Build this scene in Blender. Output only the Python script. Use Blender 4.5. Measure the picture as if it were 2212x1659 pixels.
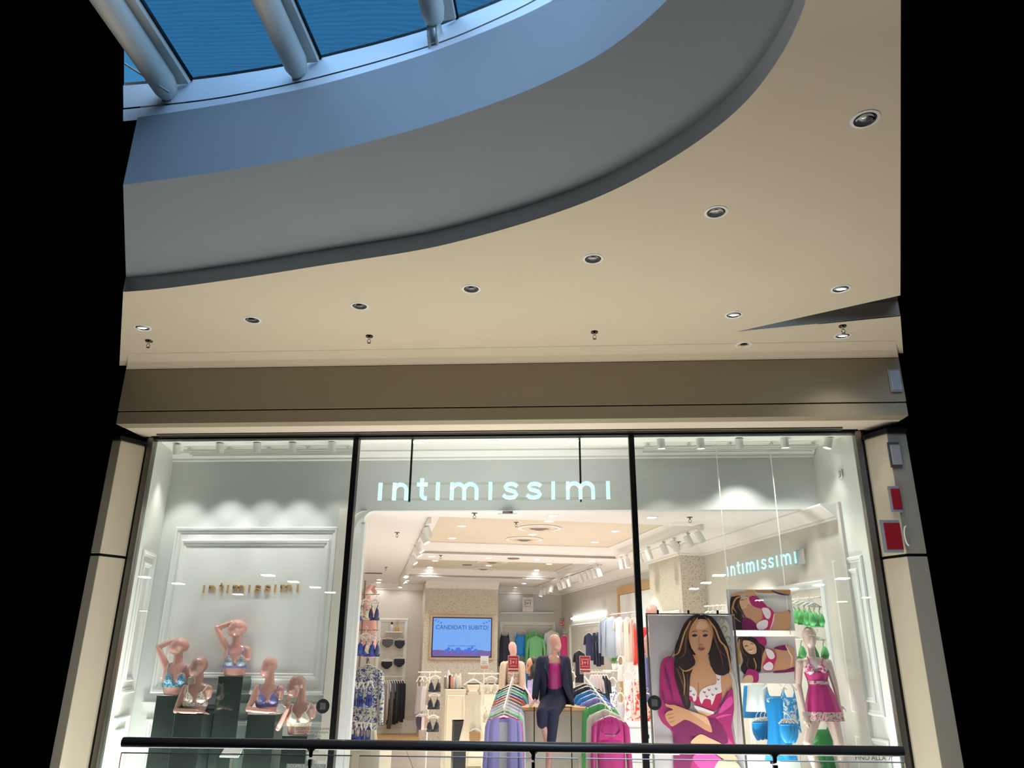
import bpy, bmesh, math, random
from math import sin, cos, pi, radians, sqrt, atan2
from mathutils import Vector, Matrix
random.seed(7)
for o in list(bpy.data.objects):
    bpy.data.objects.remove(o)
scene = bpy.context.scene
COL = scene.collection

# ------------------------------------------------------------------ camera
EYE = Vector((0, 0, 2.13))
FPX, CXP, CYP = 1618.345, 1106.0, 829.5
YAW, PITCH, ROLL = radians(-3.8296), radians(19.5345), radians(0.49356)
fw = Vector((sin(YAW)*cos(PITCH), cos(YAW)*cos(PITCH), sin(PITCH)))
r0 = Vector((cos(YAW), -sin(YAW), 0)); u0 = r0.cross(fw)
rt = r0*cos(ROLL) + u0*sin(ROLL); upv = -r0*sin(ROLL) + u0*cos(ROLL)
cam_data = bpy.data.cameras.new('camera')
cam_data.sensor_width = 36; cam_data.sensor_fit = 'HORIZONTAL'
cam_data.lens = FPX/2212*36; cam_data.clip_start = .05; cam_data.clip_end = 200
cam = bpy.data.objects.new('camera', cam_data); COL.objects.link(cam)
m = Matrix((( rt.x, upv.x, -fw.x, EYE.x), (rt.y, upv.y, -fw.y, EYE.y), (rt.z, upv.z, -fw.z, EYE.z), (0, 0, 0, 1)))
cam.matrix_world = m
scene.camera = cam

# ------------------------------------------------------------------ world, exposure
world = bpy.data.worlds.new('world'); scene.world = world; world.use_nodes = True
world.node_tree.nodes['Background'].inputs[0].default_value = (0, 0, 0, 1)
world.node_tree.nodes['Background'].inputs[1].default_value = 0
vs = scene.view_settings
vs.view_transform = 'Standard'; vs.look = 'None'; vs.gamma = 1; vs.use_curve_mapping = False
vs.exposure = 0.0

def srgb(r, g, b):
    f = lambda c: (c/255/12.92) if c <= 10 else ((c/255+.055)/1.055)**2.4
    return (f(r), f(g), f(b), 1)

# ------------------------------------------------------------------ large lights
def area(name, loc, size, size_y, energy, color, direction):
    l = bpy.data.lights.new(name, 'AREA'); l.shape = 'RECTANGLE'; l.size = size; l.size_y = size_y
    l.energy = energy; l.color = color
    o = bpy.data.objects.new(name, l); COL.objects.link(o); o.location = loc
    o.rotation_euler = Vector(direction).to_track_quat('-Z', 'Y').to_euler()
    return o
# light of the concourse: bounced up from the pale floor in front of the shops
area('floor_bounce_light', (-.8, 6.9, .25), 8, 2.4, 182, (1, .955, .88), (0, .1, 1))
# light of the shop, sent up from its pale floor, and the rows of small lamps in it
area('shop_floor_light', (-.5, 13.0, .12), 4.2, 6, 130, (1, .97, .94), (0, 0, 1))

area('display_fill', (-3.8, 8.78, .03), 2.3, .16, 150, (1, .98, .95), (0, 0, 1))  # added fill lamps under both windows, standing in for bounce off the floor
area('display_fill', (2.0, 8.78, .03), 2.2, .16, 150, (1, .98, .95), (0, 0, 1))

# ------------------------------------------------------------------ geometry of the place
YG, YF, YH = 8.6, 7.97, 9.4          # glass plane, fascia plane, portal wall plane
TH = radians(13.966)                 # the shop room is turned by this against its front
CU = Vector((cos(TH), sin(TH), 0)); CV = Vector((-sin(TH), cos(TH), 0))
def S(u, v, z): return CU*u + CV*v + Vector((0, 0, z))
def ray(px, py): return fw*FPX + rt*(px-CXP) - upv*(py-CYP)
def atY(px, py, Y): d = ray(px, py); return EYE + d*(Y/d.y)
def atZ(px, py, Z): d = ray(px, py); return EYE + d*((Z-EYE.z)/d.z)
def atV(px, py, V): d = ray(px, py); return EYE + d*(V/d.dot(CV))
def atU(px, py, U): d = ray(px, py); return EYE + d*(U/d.dot(CU))

# ------------------------------------------------------------------ mesh helper
class MB:
    def __init__(s): s.v = []; s.f = []; s.mi = []; s.m = 0; s.sm = []; s.smooth = False
    def add(s, vs, fs):
        b = len(s.v); s.v += [tuple(p) for p in vs]
        for f in fs: s.f.append([i+b for i in f]); s.mi.append(s.m); s.sm.append(s.smooth)
        return s
    def box(s, c, size, R=None):
        R = R or Matrix.Identity(3); c = Vector(c); hx, hy, hz = [k/2 for k in size]
        vs = [c + R @ Vector((x*hx, y*hy, z*hz)) for x in (-1, 1) for y in (-1, 1) for z in (-1, 1)]
        return s.add(vs, [(0,1,3,2),(4,6,7,5),(0,4,5,1),(2,3,7,6),(0,2,6,4),(1,5,7,3)])
    def hexa(s, p):   # 8 points: bottom four then top four
        return s.add(p, [(3,2,1,0),(4,5,6,7),(0,1,5,4),(1,2,6,5),(2,3,7,6),(3,0,4,7)])
    def prism(s, poly, vec):          # poly: 3D points; extruded by vec
        n = len(poly); vec = Vector(vec); a = [Vector(p) for p in poly]
        vs = a + [p+vec for p in a]
        fs = [tuple(range(n-1, -1, -1)), tuple(range(n, 2*n))] + [(i, (i+1) % n, n+(i+1) % n, n+i) for i in range(n)]
        return s.add(vs, fs)
    def loft(s, rings, closed=True, caps=True):
        n = len(rings[0]); vs = [p for r in rings for p in r]; fs = []
        for k in range(len(rings)-1):
            for i in range(n if closed else n-1):
                j = (i+1) % n; fs.append((k*n+i, k*n+j, (k+1)*n+j, (k+1)*n+i))
        if caps and closed: fs.append(tuple(range(n-1, -1, -1))); fs.append(tuple((len(rings)-1)*n+i for i in range(n)))
        return s.add(vs, fs)
    def tube(s, path, r, n=8, caps=True):
        path = [Vector(p) for p in path]; rs = r if isinstance(r, (list, tuple)) else [r]*len(path)
        rings = []; ref = None
        for i, p in enumerate(path):
            t = (path[min(i+1, len(path)-1)] - path[max(i-1, 0)]).normalized()
            if ref is None:
                ref = t.orthogonal().normalized()
                if abs(t.z) < .9: ref = t.cross(Vector((0, 0, 1))).normalized()
            ref = (ref - t*ref.dot(t)).normalized(); b = t.cross(ref)
            rings.append([p + (ref*cos(2*pi*k/n) + b*sin(2*pi*k/n))*rs[i] for k in range(n)])
        return s.loft(rings, True, caps)
    def lathe(s, c, prof, n=24, axis=Vector((0, 0, 1)), caps=True):   # prof: (radius, height)
        c = Vector(c); axis = Vector(axis).normalized(); a = axis.orthogonal().normalized(); b = axis.cross(a)
        rings = [[c + axis*h + (a*cos(2*pi*k/n)+b*sin(2*pi*k/n))*r for k in range(n)] for r, h in prof]
        return s.loft(rings, True, caps)
    def ell(s, c, rad, R=None, nu=16, nv=10):
        R = R or Matrix.Identity(3); c = Vector(c); rings = []
        for j in range(nv+1):
            t = -pi/2 + pi*(j+.02 if j == 0 else j-.02 if j == nv else j)/nv
            rings.append([c + R @ Vector((rad[0]*cos(t)*cos(2*pi*k/nu), rad[1]*cos(t)*sin(2*pi*k/nu), rad[2]*sin(t))) for k in range(nu)])
        return s.loft(rings)
    def build(s, name, mat, parent=None, kind=None, label=None, cat=None, group=None, bevel=0, mods=None):
        me = bpy.data.meshes.new(name); me.from_pydata(s.v, [], s.f); me.update()
        mats = mat if isinstance(mat, (list, tuple)) else [mat]
        for q in mats: me.materials.append(q)
        me.polygons.foreach_set('material_index', s.mi); me.polygons.foreach_set('use_smooth', s.sm)
        bm = bmesh.new(); bm.from_mesh(me); bmesh.ops.recalc_face_normals(bm, faces=bm.faces); bm.to_mesh(me); bm.free()
        o = bpy.data.objects.new(name, me); COL.objects.link(o)
        if parent is not None: o.parent = parent
        if bevel:
            b = o.modifiers.new('bevel', 'BEVEL'); b.width = bevel; b.segments = 2; b.limit_method = 'ANGLE'
        if mods:
            for f in mods: f(o)
        tag(o, kind, label, cat, group)
        return o

def tag(o, kind=None, label=None, cat=None, group=None):
    if kind: o['kind'] = kind
    if label: o['label'] = label
    if cat: o['category'] = cat
    if group: o['group'] = group
    return o
def thing(name, label, cat, loc=(0, 0, 0), rz=0, group=None):
    o = bpy.data.objects.new(name, None); COL.objects.link(o); o.empty_display_size = .1
    o.location = loc; o.rotation_euler = (0, 0, rz)
    return tag(o, None, label, cat, group)
def struct(mb, name, mat, **k): return mb.build(name, mat, kind='structure', **k)
def copy_tree(o, parent=None, label=None):
    c = o.copy(); COL.objects.link(c); c.parent = parent
    for ch in [x for x in bpy.data.objects if x.parent == o]: copy_tree(ch, c)
    if label: c['label'] = label
    return c
def remesh(size, it=4):
    def f(o):
        m = o.modifiers.new('remesh', 'REMESH'); m.mode = 'VOXEL'; m.voxel_size = size; m.use_smooth_shade = True
        s = o.modifiers.new('smooth', 'SMOOTH'); s.factor = .5; s.iterations = it
    return [f]

# ------------------------------------------------------------------ materials
MATS = {}
def mat(name, col, rough=.5, metal=0, emit=0, ecol=None, noise=0, nscale=30, bump=0, coat=0, alpha=1, sheen=0, trans=0, bscale=None):
    if name in MATS: return MATS[name]
    M = bpy.data.materials.new(name); M.use_nodes = True; nt = M.node_tree; N = nt.nodes; L = nt.links
    b = N['Principled BSDF']; b.inputs['Base Color'].default_value = col if len(col) == 4 else srgb(*col)
    c = b.inputs['Base Color'].default_value[:]
    b.inputs['Roughness'].default_value = rough; b.inputs['Metallic'].default_value = metal
    b.inputs['Coat Weight'].default_value = coat; b.inputs['Coat Roughness'].default_value = .05
    b.inputs['Sheen Weight'].default_value = sheen; b.inputs['Alpha'].default_value = alpha
    b.inputs['Transmission Weight'].default_value = trans
    if emit:
        b.inputs['Emission Color'].default_value = ecol or c; b.inputs['Emission Strength'].default_value = emit
    if noise or bump:
        tc = N.new('ShaderNodeTexCoord'); nz = N.new('ShaderNodeTexNoise'); nz.inputs['Scale'].default_value = nscale
        nz.inputs['Detail'].default_value = 4; L.new(tc.outputs['Object'], nz.inputs['Vector'])
        if noise:
            mx = N.new('ShaderNodeMix'); mx.data_type = 'RGBA'
            mx.inputs['A'].default_value = [k*(1-noise) for k in c[:3]]+[1]; mx.inputs['B'].default_value = [min(1, k*(1+noise)) for k in c[:3]]+[1]
            L.new(nz.outputs['Fac'], mx.inputs['Factor']); L.new(mx.outputs['Result'], b.inputs['Base Color'])
        if bump:
            n2 = nz
            if bscale: n2 = N.new('ShaderNodeTexNoise'); n2.inputs['Scale'].default_value = bscale; L.new(tc.outputs['Object'], n2.inputs['Vector'])
            bp = N.new('ShaderNodeBump'); bp.inputs['Strength'].default_value = bump; bp.inputs['Distance'].default_value = .01
            L.new(n2.outputs['Fac'], bp.inputs['Height']); L.new(bp.outputs['Normal'], b.inputs['Normal'])
    MATS[name] = M; return M
def glass_mat(name, tint, ior=1.5, gloss_scale=1.0):
    if name in MATS: return MATS[name]
    M = bpy.data.materials.new(name); M.use_nodes = True; nt = M.node_tree; N = nt.nodes; L = nt.links
    N.remove(N['Principled BSDF']); out = N['Material Output']
    t = N.new('ShaderNodeBsdfTransparent'); t.inputs[0].default_value = tint
    g = N.new('ShaderNodeBsdfGlossy'); g.inputs['Roughness'].default_value = 0
    fr = N.new('ShaderNodeFresnel'); fr.inputs[0].default_value = ior
    mu = N.new('ShaderNodeMath'); mu.operation = 'MULTIPLY'; mu.inputs[1].default_value = gloss_scale
    mx = N.new('ShaderNodeMixShader'); L.new(fr.outputs[0], mu.inputs[0]); L.new(mu.outputs[0], mx.inputs[0])
    L.new(t.outputs[0], mx.inputs[1]); L.new(g.outputs[0], mx.inputs[2]); L.new(mx.outputs[0], out.inputs[0])
    MATS[name] = M; return M

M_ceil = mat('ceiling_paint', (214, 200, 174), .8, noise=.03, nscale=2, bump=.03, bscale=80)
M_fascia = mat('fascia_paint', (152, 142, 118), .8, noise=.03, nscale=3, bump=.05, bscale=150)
M_soffit = mat('soffit_paint', (222, 206, 186), .7, noise=.02)
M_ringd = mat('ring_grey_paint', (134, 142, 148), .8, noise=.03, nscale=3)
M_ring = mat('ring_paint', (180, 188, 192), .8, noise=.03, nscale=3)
M_white = mat('white_paint', (232, 232, 228), .5, noise=.01)
M_black = mat('black_metal', (20, 21, 23), .35, .6, noise=.1, nscale=60)
M_dark = mat('dark_metal', (45, 47, 50), .3, .8, noise=.1)
M_steel = mat('brushed_steel', (150, 145, 135), .3, .9, noise=.08, nscale=90)
M_chrome = mat('chrome', (200, 200, 200), .12, 1, noise=.02)
M_greywall = mat('grey_wall', (214, 217, 213), .75, noise=.02, nscale=5, bump=.02, bscale=90)
M_wallgw = mat('white_wall', (222, 222, 214), .7, noise=.02, nscale=5)
M_shopceil = mat('shop_ceiling', (232, 226, 220), .8, noise=.01)
M_coffer = mat('coffer_paint', (216, 202, 180), .8, noise=.01)
M_shopwall = mat('shop_wall', (208, 202, 192), .75, noise=.02, nscale=4)
M_cream = mat('cream_panel', (200, 190, 165), .4, noise=.04, nscale=3, coat=.3)
M_wood = mat('oak', (200, 160, 110), .5, noise=.15, nscale=12)
M_glow = mat('lamp_glow', (255, 255, 255), .5, emit=9, ecol=(1, .98, .95, 1))
M_glass = glass_mat('shop_glass', (.955, .985, .97, 1), 1.45, .8)
M_sky = mat('dusk_sky', (0, 0, 0), 1, emit=5.4, ecol=(.55, .80, 1.0, 1))
nt = M_sky.node_tree; _tc = nt.nodes.new('ShaderNodeTexCoord'); _sp = nt.nodes.new('ShaderNodeSeparateXYZ'); _mr = nt.nodes.new('ShaderNodeMapRange'); _mx = nt.nodes.new('ShaderNodeMix'); _mx.data_type = 'RGBA'
# dusk sky: deep blue towards the far side, unseen overhead part brightened to light the curb
_mr.inputs['From Min'].default_value = 4.0; _mr.inputs['From Max'].default_value = 5.3; nt.links.new(_tc.outputs['Object'], _sp.inputs[0]); nt.links.new(_sp.outputs['Y'], _mr.inputs['Value']); nt.links.new(_mr.outputs[0], _mx.inputs['Factor'])
_mx.inputs['A'].default_value = (.52, .74, 1.12, 1); _mx.inputs['B'].default_value = (.0085, .041, .086, 1); nt.links.new(_mx.outputs['Result'], nt.nodes['Principled BSDF'].inputs['Emission Color'])
# ================================================================== concourse ceiling, opening, skylight
ZL_ = atY(1106, 785, YF).z; ZC = ZL_+.06
D_ = [(266,630.5),(277.6,630),(350,624),(520,601),(700,572.5),(900,541.5),(1000,519),(1100,492),(1200,460.5),(1300,423),(1400,373),(1500,312),(1560,267),(1600,234),(1650,178),(1700,102),(1722,60),(1745,0),(1765,-80),(1772,-160)]
C_ = [(266,601),(277.6,600),(430,583),(590,563),(750,536),(900,505),(1000,483),(1100,456),(1200,421),(1300,378),(1370,345),(1450,306),(1530,249),(1600,184),(1660,105),(1695,45),(1716,0),(1740,-80),(1750,-160)]
B_ = [(266,399),(277.6,398),(441,376),(560,357),(672,336),(820,300),(950,263),(1110,207),(1200,168),(1290,122),(1370,65),(1442,0),(1510,-80),(1555,-160)]
A_ = [(266,262),(277.6,261),(441,242),(560,220),(672,194),(800,160),(972,106),(1110,46),(1195,0),(1300,-72),(1390,-160)]
Z1 = ZC+.15; Z2 = Z1+.62
def resample(P, n):
    P = [Vector(p) for p in P]; d = [0]
    for a, b in zip(P[:-1], P[1:]): d.append(d[-1]+(b-a).length)
    # Catmull-Rom through the points
    out = []
    for k in range(n):
        t = d[-1]*k/(n-1); i = max(j for j in range(len(P)-1) if d[j] <= t+1e-9); f = (t-d[i])/(d[i+1]-d[i])
        p0 = P[i-1] if i else P[0]*2-P[1]; p1 = P[i]; p2 = P[i+1]; p3 = P[i+2] if i+2 < len(P) else P[-1]*2-P[-2]
        out.append(.5*((2*p1)+(p2-p0)*f+(2*p0-5*p1+4*p2-p3)*f*f+(3*p1-p0-3*p2+p3)*f**3))
    return out
def smoothp(Q, it=6):
    for _ in range(it): Q = [Q[0]]+[(Q[i-1]+Q[i]*2+Q[i+1])/4 for i in range(1, len(Q)-1)]+[Q[-1]]
    return Q
NR = 90
Dc = smoothp(resample([atZ(x, y, ZC) for x, y in D_], NR))
Bc = smoothp(resample([atZ(x, y, Z1) for x, y in B_], NR))
up_ = lambda P, z: [Vector((p.x, p.y, z)) for p in P]
# ceiling slab with the curved edge and the wedge-shaped slot
wd = [atZ(1594, 716, ZC), atZ(1945, 638, ZC), atZ(1945, 681.5, ZC)]
LW = atZ(272, 799, ZC); LW.y = YF+.03; RW = atZ(1941, 772, ZC); RW.y = YF+.03
topR = atZ(1946, -160, ZC)
# left part as a fan of quads between the curve and the wall, right part around the slot
m_ = MB()
outer = [LW, RW, wd[2], wd[0], wd[1], topR] + list(reversed(Dc))
bm = bmesh.new(); vsx = [bm.verts.new(p) for p in outer]; bm.faces.new(vsx)
bmesh.ops.triangulate(bm, faces=bm.faces, ngon_method='EAR_CLIP')
r_ = bmesh.ops.extrude_face_region(bm, geom=bm.faces[:])
for v in [g for g in r_['geom'] if isinstance(g, bmesh.types.BMVert)]: v.co.z += .012
bmesh.ops.recalc_face_normals(bm, faces=bm.faces)
me = bpy.data.meshes.new('ceiling'); bm.to_mesh(me); bm.free(); me.materials.append(M_ceil)
ce = bpy.data.objects.new('ceiling', me); COL.objects.link(ce); ce['kind'] = 'structure'
# slot interior
sl = MB(); sl.prism([wd[0], wd[2], wd[2]+Vector((0,0,.16)), wd[0]+Vector((0,0,.16))], (0, .02, 0)); struct(sl, 'trim_1', mat('slot_face', (140, 130, 112), .8))
sl = MB(); sl.prism([p+Vector((0,0,.16)) for p in wd], (0, 0, .02)); struct(sl, 'trim_2', mat('slot_dark', (30, 32, 34), .8))
# ring: low vertical face, soffit, tall vertical face, curb
rg = MB(); rg.smooth = True
Di = []
for i, p in enumerate(Dc):
    t_ = (Dc[min(i+1, NR-1)]-Dc[max(i-1, 0)]).normalized(); Di.append(p+Vector((t_.y, -t_.x, 0))*.004)
rg.loft([Di, up_(Di, Z1+.0)], closed=False, caps=False); struct(rg, 'trim_3', mat('ring_edge_lightened', (222, 228, 232), .7, noise=.02))  # low face coloured paler to stand in for light reaching it sideways
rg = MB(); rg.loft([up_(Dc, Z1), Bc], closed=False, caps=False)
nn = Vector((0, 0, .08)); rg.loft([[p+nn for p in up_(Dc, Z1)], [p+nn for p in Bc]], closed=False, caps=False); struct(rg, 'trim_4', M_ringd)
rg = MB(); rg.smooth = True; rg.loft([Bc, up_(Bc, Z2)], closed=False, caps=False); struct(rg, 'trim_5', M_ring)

# white curb above the ring wall, rising to the lower edge of the skylight glass
Z3 = Z2+.45
G_ = [(266,185),(277.6,184),(414,173),(520,159),(640,138.6),(695,125),(820,94),(944,58),(988,40),(1087,0),(1180,-45),(1290,-110)]
Gc = smoothp(resample([atZ(x, y, Z3) for x, y in G_], NR))
Ac = smoothp(resample([atZ(x, y, Z2) for x, y in A_], NR))
rg = MB(); rg.smooth = True; rg.loft([Ac, [a.lerp(g, .32) for a, g in zip(Ac, Gc)]], closed=False, caps=False)
M_curb = mat('curb_paint', (226, 232, 236), .45, noise=.02, nscale=5)
struct(rg, 'trim_6', M_curb)
rg = MB(); rg.smooth = True; rg.loft([[a.lerp(g, .33)+Vector((0,0,.012)) for a, g in zip(Ac, Gc)], Gc], closed=False, caps=False); struct(rg, 'trim_7', M_curb)
# glass roof
SL = .16
def roof(px, py, k=SL):            # point of the sloping glass seen at a pixel
    base = Gc[NR//2]; d = ray(px, py); n = Vector((fw.x, fw.y, 0)).normalized()
    # plane: z = Z3 + k * (distance towards the camera side of the glass edge chord)
    t = (Z3 - EYE.z + k*base.dot(n)) / (d.z + k*d.dot(n)); return EYE + d*t
M_pane = glass_mat('skylight_glass', (.50, .60, .66, 1), 1.2, .5)
nt = M_pane.node_tree; tcn = nt.nodes.new('ShaderNodeTexCoord'); wv = nt.nodes.new('ShaderNodeTexWave'); wv.inputs['Scale'].default_value = 5.5
wv.inputs['Distortion'].default_value = 5; wv.inputs['Detail'].default_value = 3; wv.inputs['Detail Scale'].default_value = 1.6; wv.bands_direction = 'Y'
mp = nt.nodes.new('ShaderNodeMapping'); mp.inputs['Scale'].default_value = (.35, 1.6, 1); mp.inputs['Rotation'].default_value = (0, 0, -.12)
rp = nt.nodes.new('ShaderNodeValToRGB'); rp.color_ramp.elements[0].color = (.44, .54, .60, 1); rp.color_ramp.elements[1].color = (.52, .68, .74, 1)
nt.links.new(tcn.outputs['Object'], mp.inputs[0]); nt.links.new(mp.outputs[0], wv.inputs[0]); nt.links.new(wv.outputs['Fac'], rp.inputs[0])
nt.links.new(rp.outputs[0], [n for n in nt.nodes if n.type == 'BSDF_TRANSPARENT'][0].inputs[0])
M_pane2 = glass_mat('skylight_glass_clear', (.95, 1, 1, 1), 1.2, .5)
def gedge(px):                     # point on the glass edge at an image column
    best = min(range(len(Gc)-1), key=lambda i: abs(((Gc[i]-EYE).dot(rt)/(Gc[i]-EYE).dot(fw))*FPX+CXP-px)); return Gc[best]
beams = [((414, 171), (304, -3)), ((692, 125), (638, 0)), ((988, 42), (980, 0))]
ends = []
for (a, b) in beams:
    A0 = atZ(a[0], a[1], Z3); B0 = roof(*b)
    dr = (B0-A0).normalized()
    if (B0-A0).length < .5: dr = dr
    ends.append((A0, dr))
lft = (atZ(266, 186, Z3), roof(150, 0)); lft = (lft[0], (lft[1]-lft[0]).normalized())
rgt = (atZ(1290, -110, Z3), ends[2][1])
lines = [lft]+ends+[rgt]
bd = [(A0, dr) for A0, dr in lines]
for k in range(4):
    (a, da), (b, db) = bd[k], bd[k+1]
    def along(P, d, s): return P + d*s
    i0 = min(range(NR), key=lambda i: (Gc[i]-a).length); i1 = min(range(NR), key=lambda i: (Gc[i]-b).length)
    low = Gc[i0:i1+1]; n = len(low); L_ = 3.2
    topp = [(a+da*L_).lerp(b+db*L_, i/(n-1)) for i in range(n)]
    g = MB(); g.loft([low, topp], closed=False, caps=False)
    g.build('window_%d' % (k+1), M_pane2 if k == 0 else M_pane, kind='structure')
M_beam = mat('skylight_beam', (205, 205, 196), .45, noise=.03)
for k, (A0, dr) in enumerate(ends):
    side = dr.cross(Vector((0, 0, 1))).normalized()
    if side.dot(rt) > 0: side = -side           # towards the left of the glazing joint
    dn = side.cross(dr).normalized(); dn = -dn if dn.z > 0 else dn
    t = thing('skylight_beam', ['white steel skylight beam at the left edge beside the thin cable', 'white steel skylight beam in the middle of the glass roof', 'white steel skylight beam at the right, shortest in view'][k], 'beam', A0, group=None)
    o_ = A0
    def q(al, sd, d): return dr*al + side*sd + dn*d
    b = MB()                                    # glazing bar
    b.hexa([q(.02,0,0), q(3.1,0,0), q(3.1,.10,0), q(.02,.10,0), q(.02,0,.07), q(3.1,0,.07), q(3.1,.10,.07), q(.02,.10,.07)])
    b.build('glazing_bar', M_beam, t)
    b = MB(); b.hexa([q(.0,-.012,-.01), q(3.1,-.012,-.01), q(3.1,.006,-.01), q(0,.006,-.01), q(0,-.012,.02), q(3.1,-.012,.02), q(3.1,.006,.02), q(0,.006,.02)])
    b.build('gasket', M_black, t)
    b = MB(); b.smooth = True                   # round-edged hollow section
    ring = lambda al, s_: [q(al, .13+cos(w)*.085*s_, .17+sin(w)*.13*s_) for w in [2*pi*i/16 for i in range(16)]]
    b.loft([ring(.02, .4), ring(.05, .8), ring(.12, 1), ring(3.1, 1)]); b.build('hollow_section', M_beam, t)
    b = MB(); b.hexa([q(-.14,.10,.12), q(.14,.10,.12), q(.14,.115,.12), q(-.14,.115,.12), q(-.20,.10,.40), q(.0,.10,.30), q(.0,.115,.30), q(-.20,.115,.40)])
    b.hexa([q(-.14,.16,.12), q(.14,.16,.12), q(.14,.175,.12), q(-.14,.175,.12), q(-.20,.16,.40), q(.0,.16,.30), q(.0,.175,.30), q(-.20,.175,.40)])
    b.build('bracket', M_beam, t)
c = MB(); p0 = atZ(366, 200, Z2+.12); p1 = atZ(270, 138, Z2+.40); c.tube([p0, p1], .008); c.build('tension_cable', M_beam, label='thin white tension cable running from the left skylight beam', cat='cable')
hk = MB(); p = atZ(568, -6, Z3+.3); hk.tube([p+Vector((0,0,.3)), p], .02); hk.ell(p+Vector((0,0,-.02)), (.025,.025,.04)); hk.build('ceiling_hook', M_steel, label='small metal hook hanging under the skylight glass', cat='hook')
# dusk sky above the glass roof
sk = MB(); q0 = Vector((-2.2, 3.2, 0)); s_ = 9
qa, qb = atZ(268, 215, 8.2), atZ(268, -420, 8.2); qe = qa + (qb-qa)*((qa.y+6)/(qa.y-qb.y))
sk.add([qa, atZ(1160, 15, 8.2), atZ(1330, -80, 8.2), (4.5, 3.2, 8.2), (4.5, -6, 8.2), qe], [(0, 1, 2, 3, 4, 5)]); struct(sk, 'sky', M_sky)
# back of the roof so that only the glass lets the sky in
rf = MB(); rf.loft([[g+Vector((0,0,.03)) for g in Gc], [g+(g-Vector((-3,-2,g.z))).normalized()*5+Vector((0,0,.1)) for g in Gc]], closed=False, caps=False); struct(rf, 'trim_8', M_curb)

# ================================================================== front wall over the shop
XL, XR = atY(272, 799, YF).x, atY(1941, 772, YF).x
ZS = atY(1106, 906, YF).z            # bottom edge of the fascia
ZG = atY(1106, 878, YF).z
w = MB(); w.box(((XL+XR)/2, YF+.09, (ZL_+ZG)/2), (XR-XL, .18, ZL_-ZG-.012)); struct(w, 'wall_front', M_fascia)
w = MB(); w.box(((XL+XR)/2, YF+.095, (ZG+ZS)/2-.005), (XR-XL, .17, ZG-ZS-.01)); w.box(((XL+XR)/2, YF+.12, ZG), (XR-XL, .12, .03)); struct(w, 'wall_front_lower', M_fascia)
w = MB(); w.box(((XL+XR)/2, (YF+.18+YG+.1)/2, ZS+.02), (XR-XL, YG+.1-YF-.18, .03)); struct(w, 'ceiling_soffit', M_soffit)
cv = MB(); cv.smooth = True; cv.loft([[Vector((x*(YF-.34*(1-sin(a)))/YF, YF-.34*(1-sin(a)), ZC-.002-.058*(1-cos(a))**1.0)) for a in [pi/2*k/10 for k in range(11)]] for x in (XL, XR)], closed=False, caps=False); struct(cv, 'trim_35', M_ceil)  # cove shape added so the ceiling darkens towards the fascia
# linear vent in the soffit
vx0, vx1 = atY(345, 931, YG-.12).x, atY(1815, 917, YG-.12).x
t = thing('linear_vent', 'long narrow slotted air vent in the cream soffit above the shop window', 'vent', ((vx0+vx1)/2, YG-.13, ZS+.0))
b = MB(); b.box((0, 0, 0), (vx1-vx0, .10, .012)); b.build('backing', M_dark, t)
for k in range(3):
    b = MB(); b.box((0, -.042+.042*k, -.010), (vx1-vx0, .012, .012)); b.build('slat', M_steel, t)

# ------------------------------------------------------------------ window frame and glass
ZT, ZTB = atY(1106, 935, YG).z, atY(1106, 943, YG).z
X0, X1, X2, X3 = -4.955, -2.443, .836, 3.388
t = thing('shopfront_frame', 'black metal frame with two tall mullions across the whole shop front', 'window frame', (0, YG, 0))
def fbar(name, x0, x1, z0, z1, d=.10, mt=M_black, y=0):
    b = MB(); b.box(((x0+x1)/2, y, (z0+z1)/2), (x1-x0, d, z1-z0)); return b.build(name, mt, t, bevel=.004)
fbar('header_bar', X0-.02, X3+.03, ZT-.03, ZS+.004, .16, M_dark)
fbar('lower_track', X0, X3, ZT-.055, ZT-.028, .12, M_black)
fbar('mullion', X1-.03, X1+.035, 0, ZT-.05); fbar('mullion', X2-.035, X2+.03, 0, ZT-.05)
fbar('left_post', X0-.07, X0, 0, ZT-.03, .10, M_steel); fbar('right_post', X3, X3+.07, 0, ZT-.03, .10, M_steel)
fbar('post_gasket', X0-.085, X0-.07, 0, ZT-.03, .12); fbar('post_gasket', X3+.07, X3+.09, 0, ZT-.03, .12)
g = MB(); g.box((0, 0, 0), (X1-.03-X0, .012, ZT-.06)); o = g.build('window_5', M_glass, kind='structure'); o.location = ((X0+X1-.03)/2, YG, (ZT-.06)/2)
g = MB(); g.box((0, 0, 0), (X3-X2-.03, .012, ZT-.06)); o = g.build('window_6', M_glass, kind='structure'); o.location = ((X2+.03+X3)/2, YG, (ZT-.06)/2)

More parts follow.
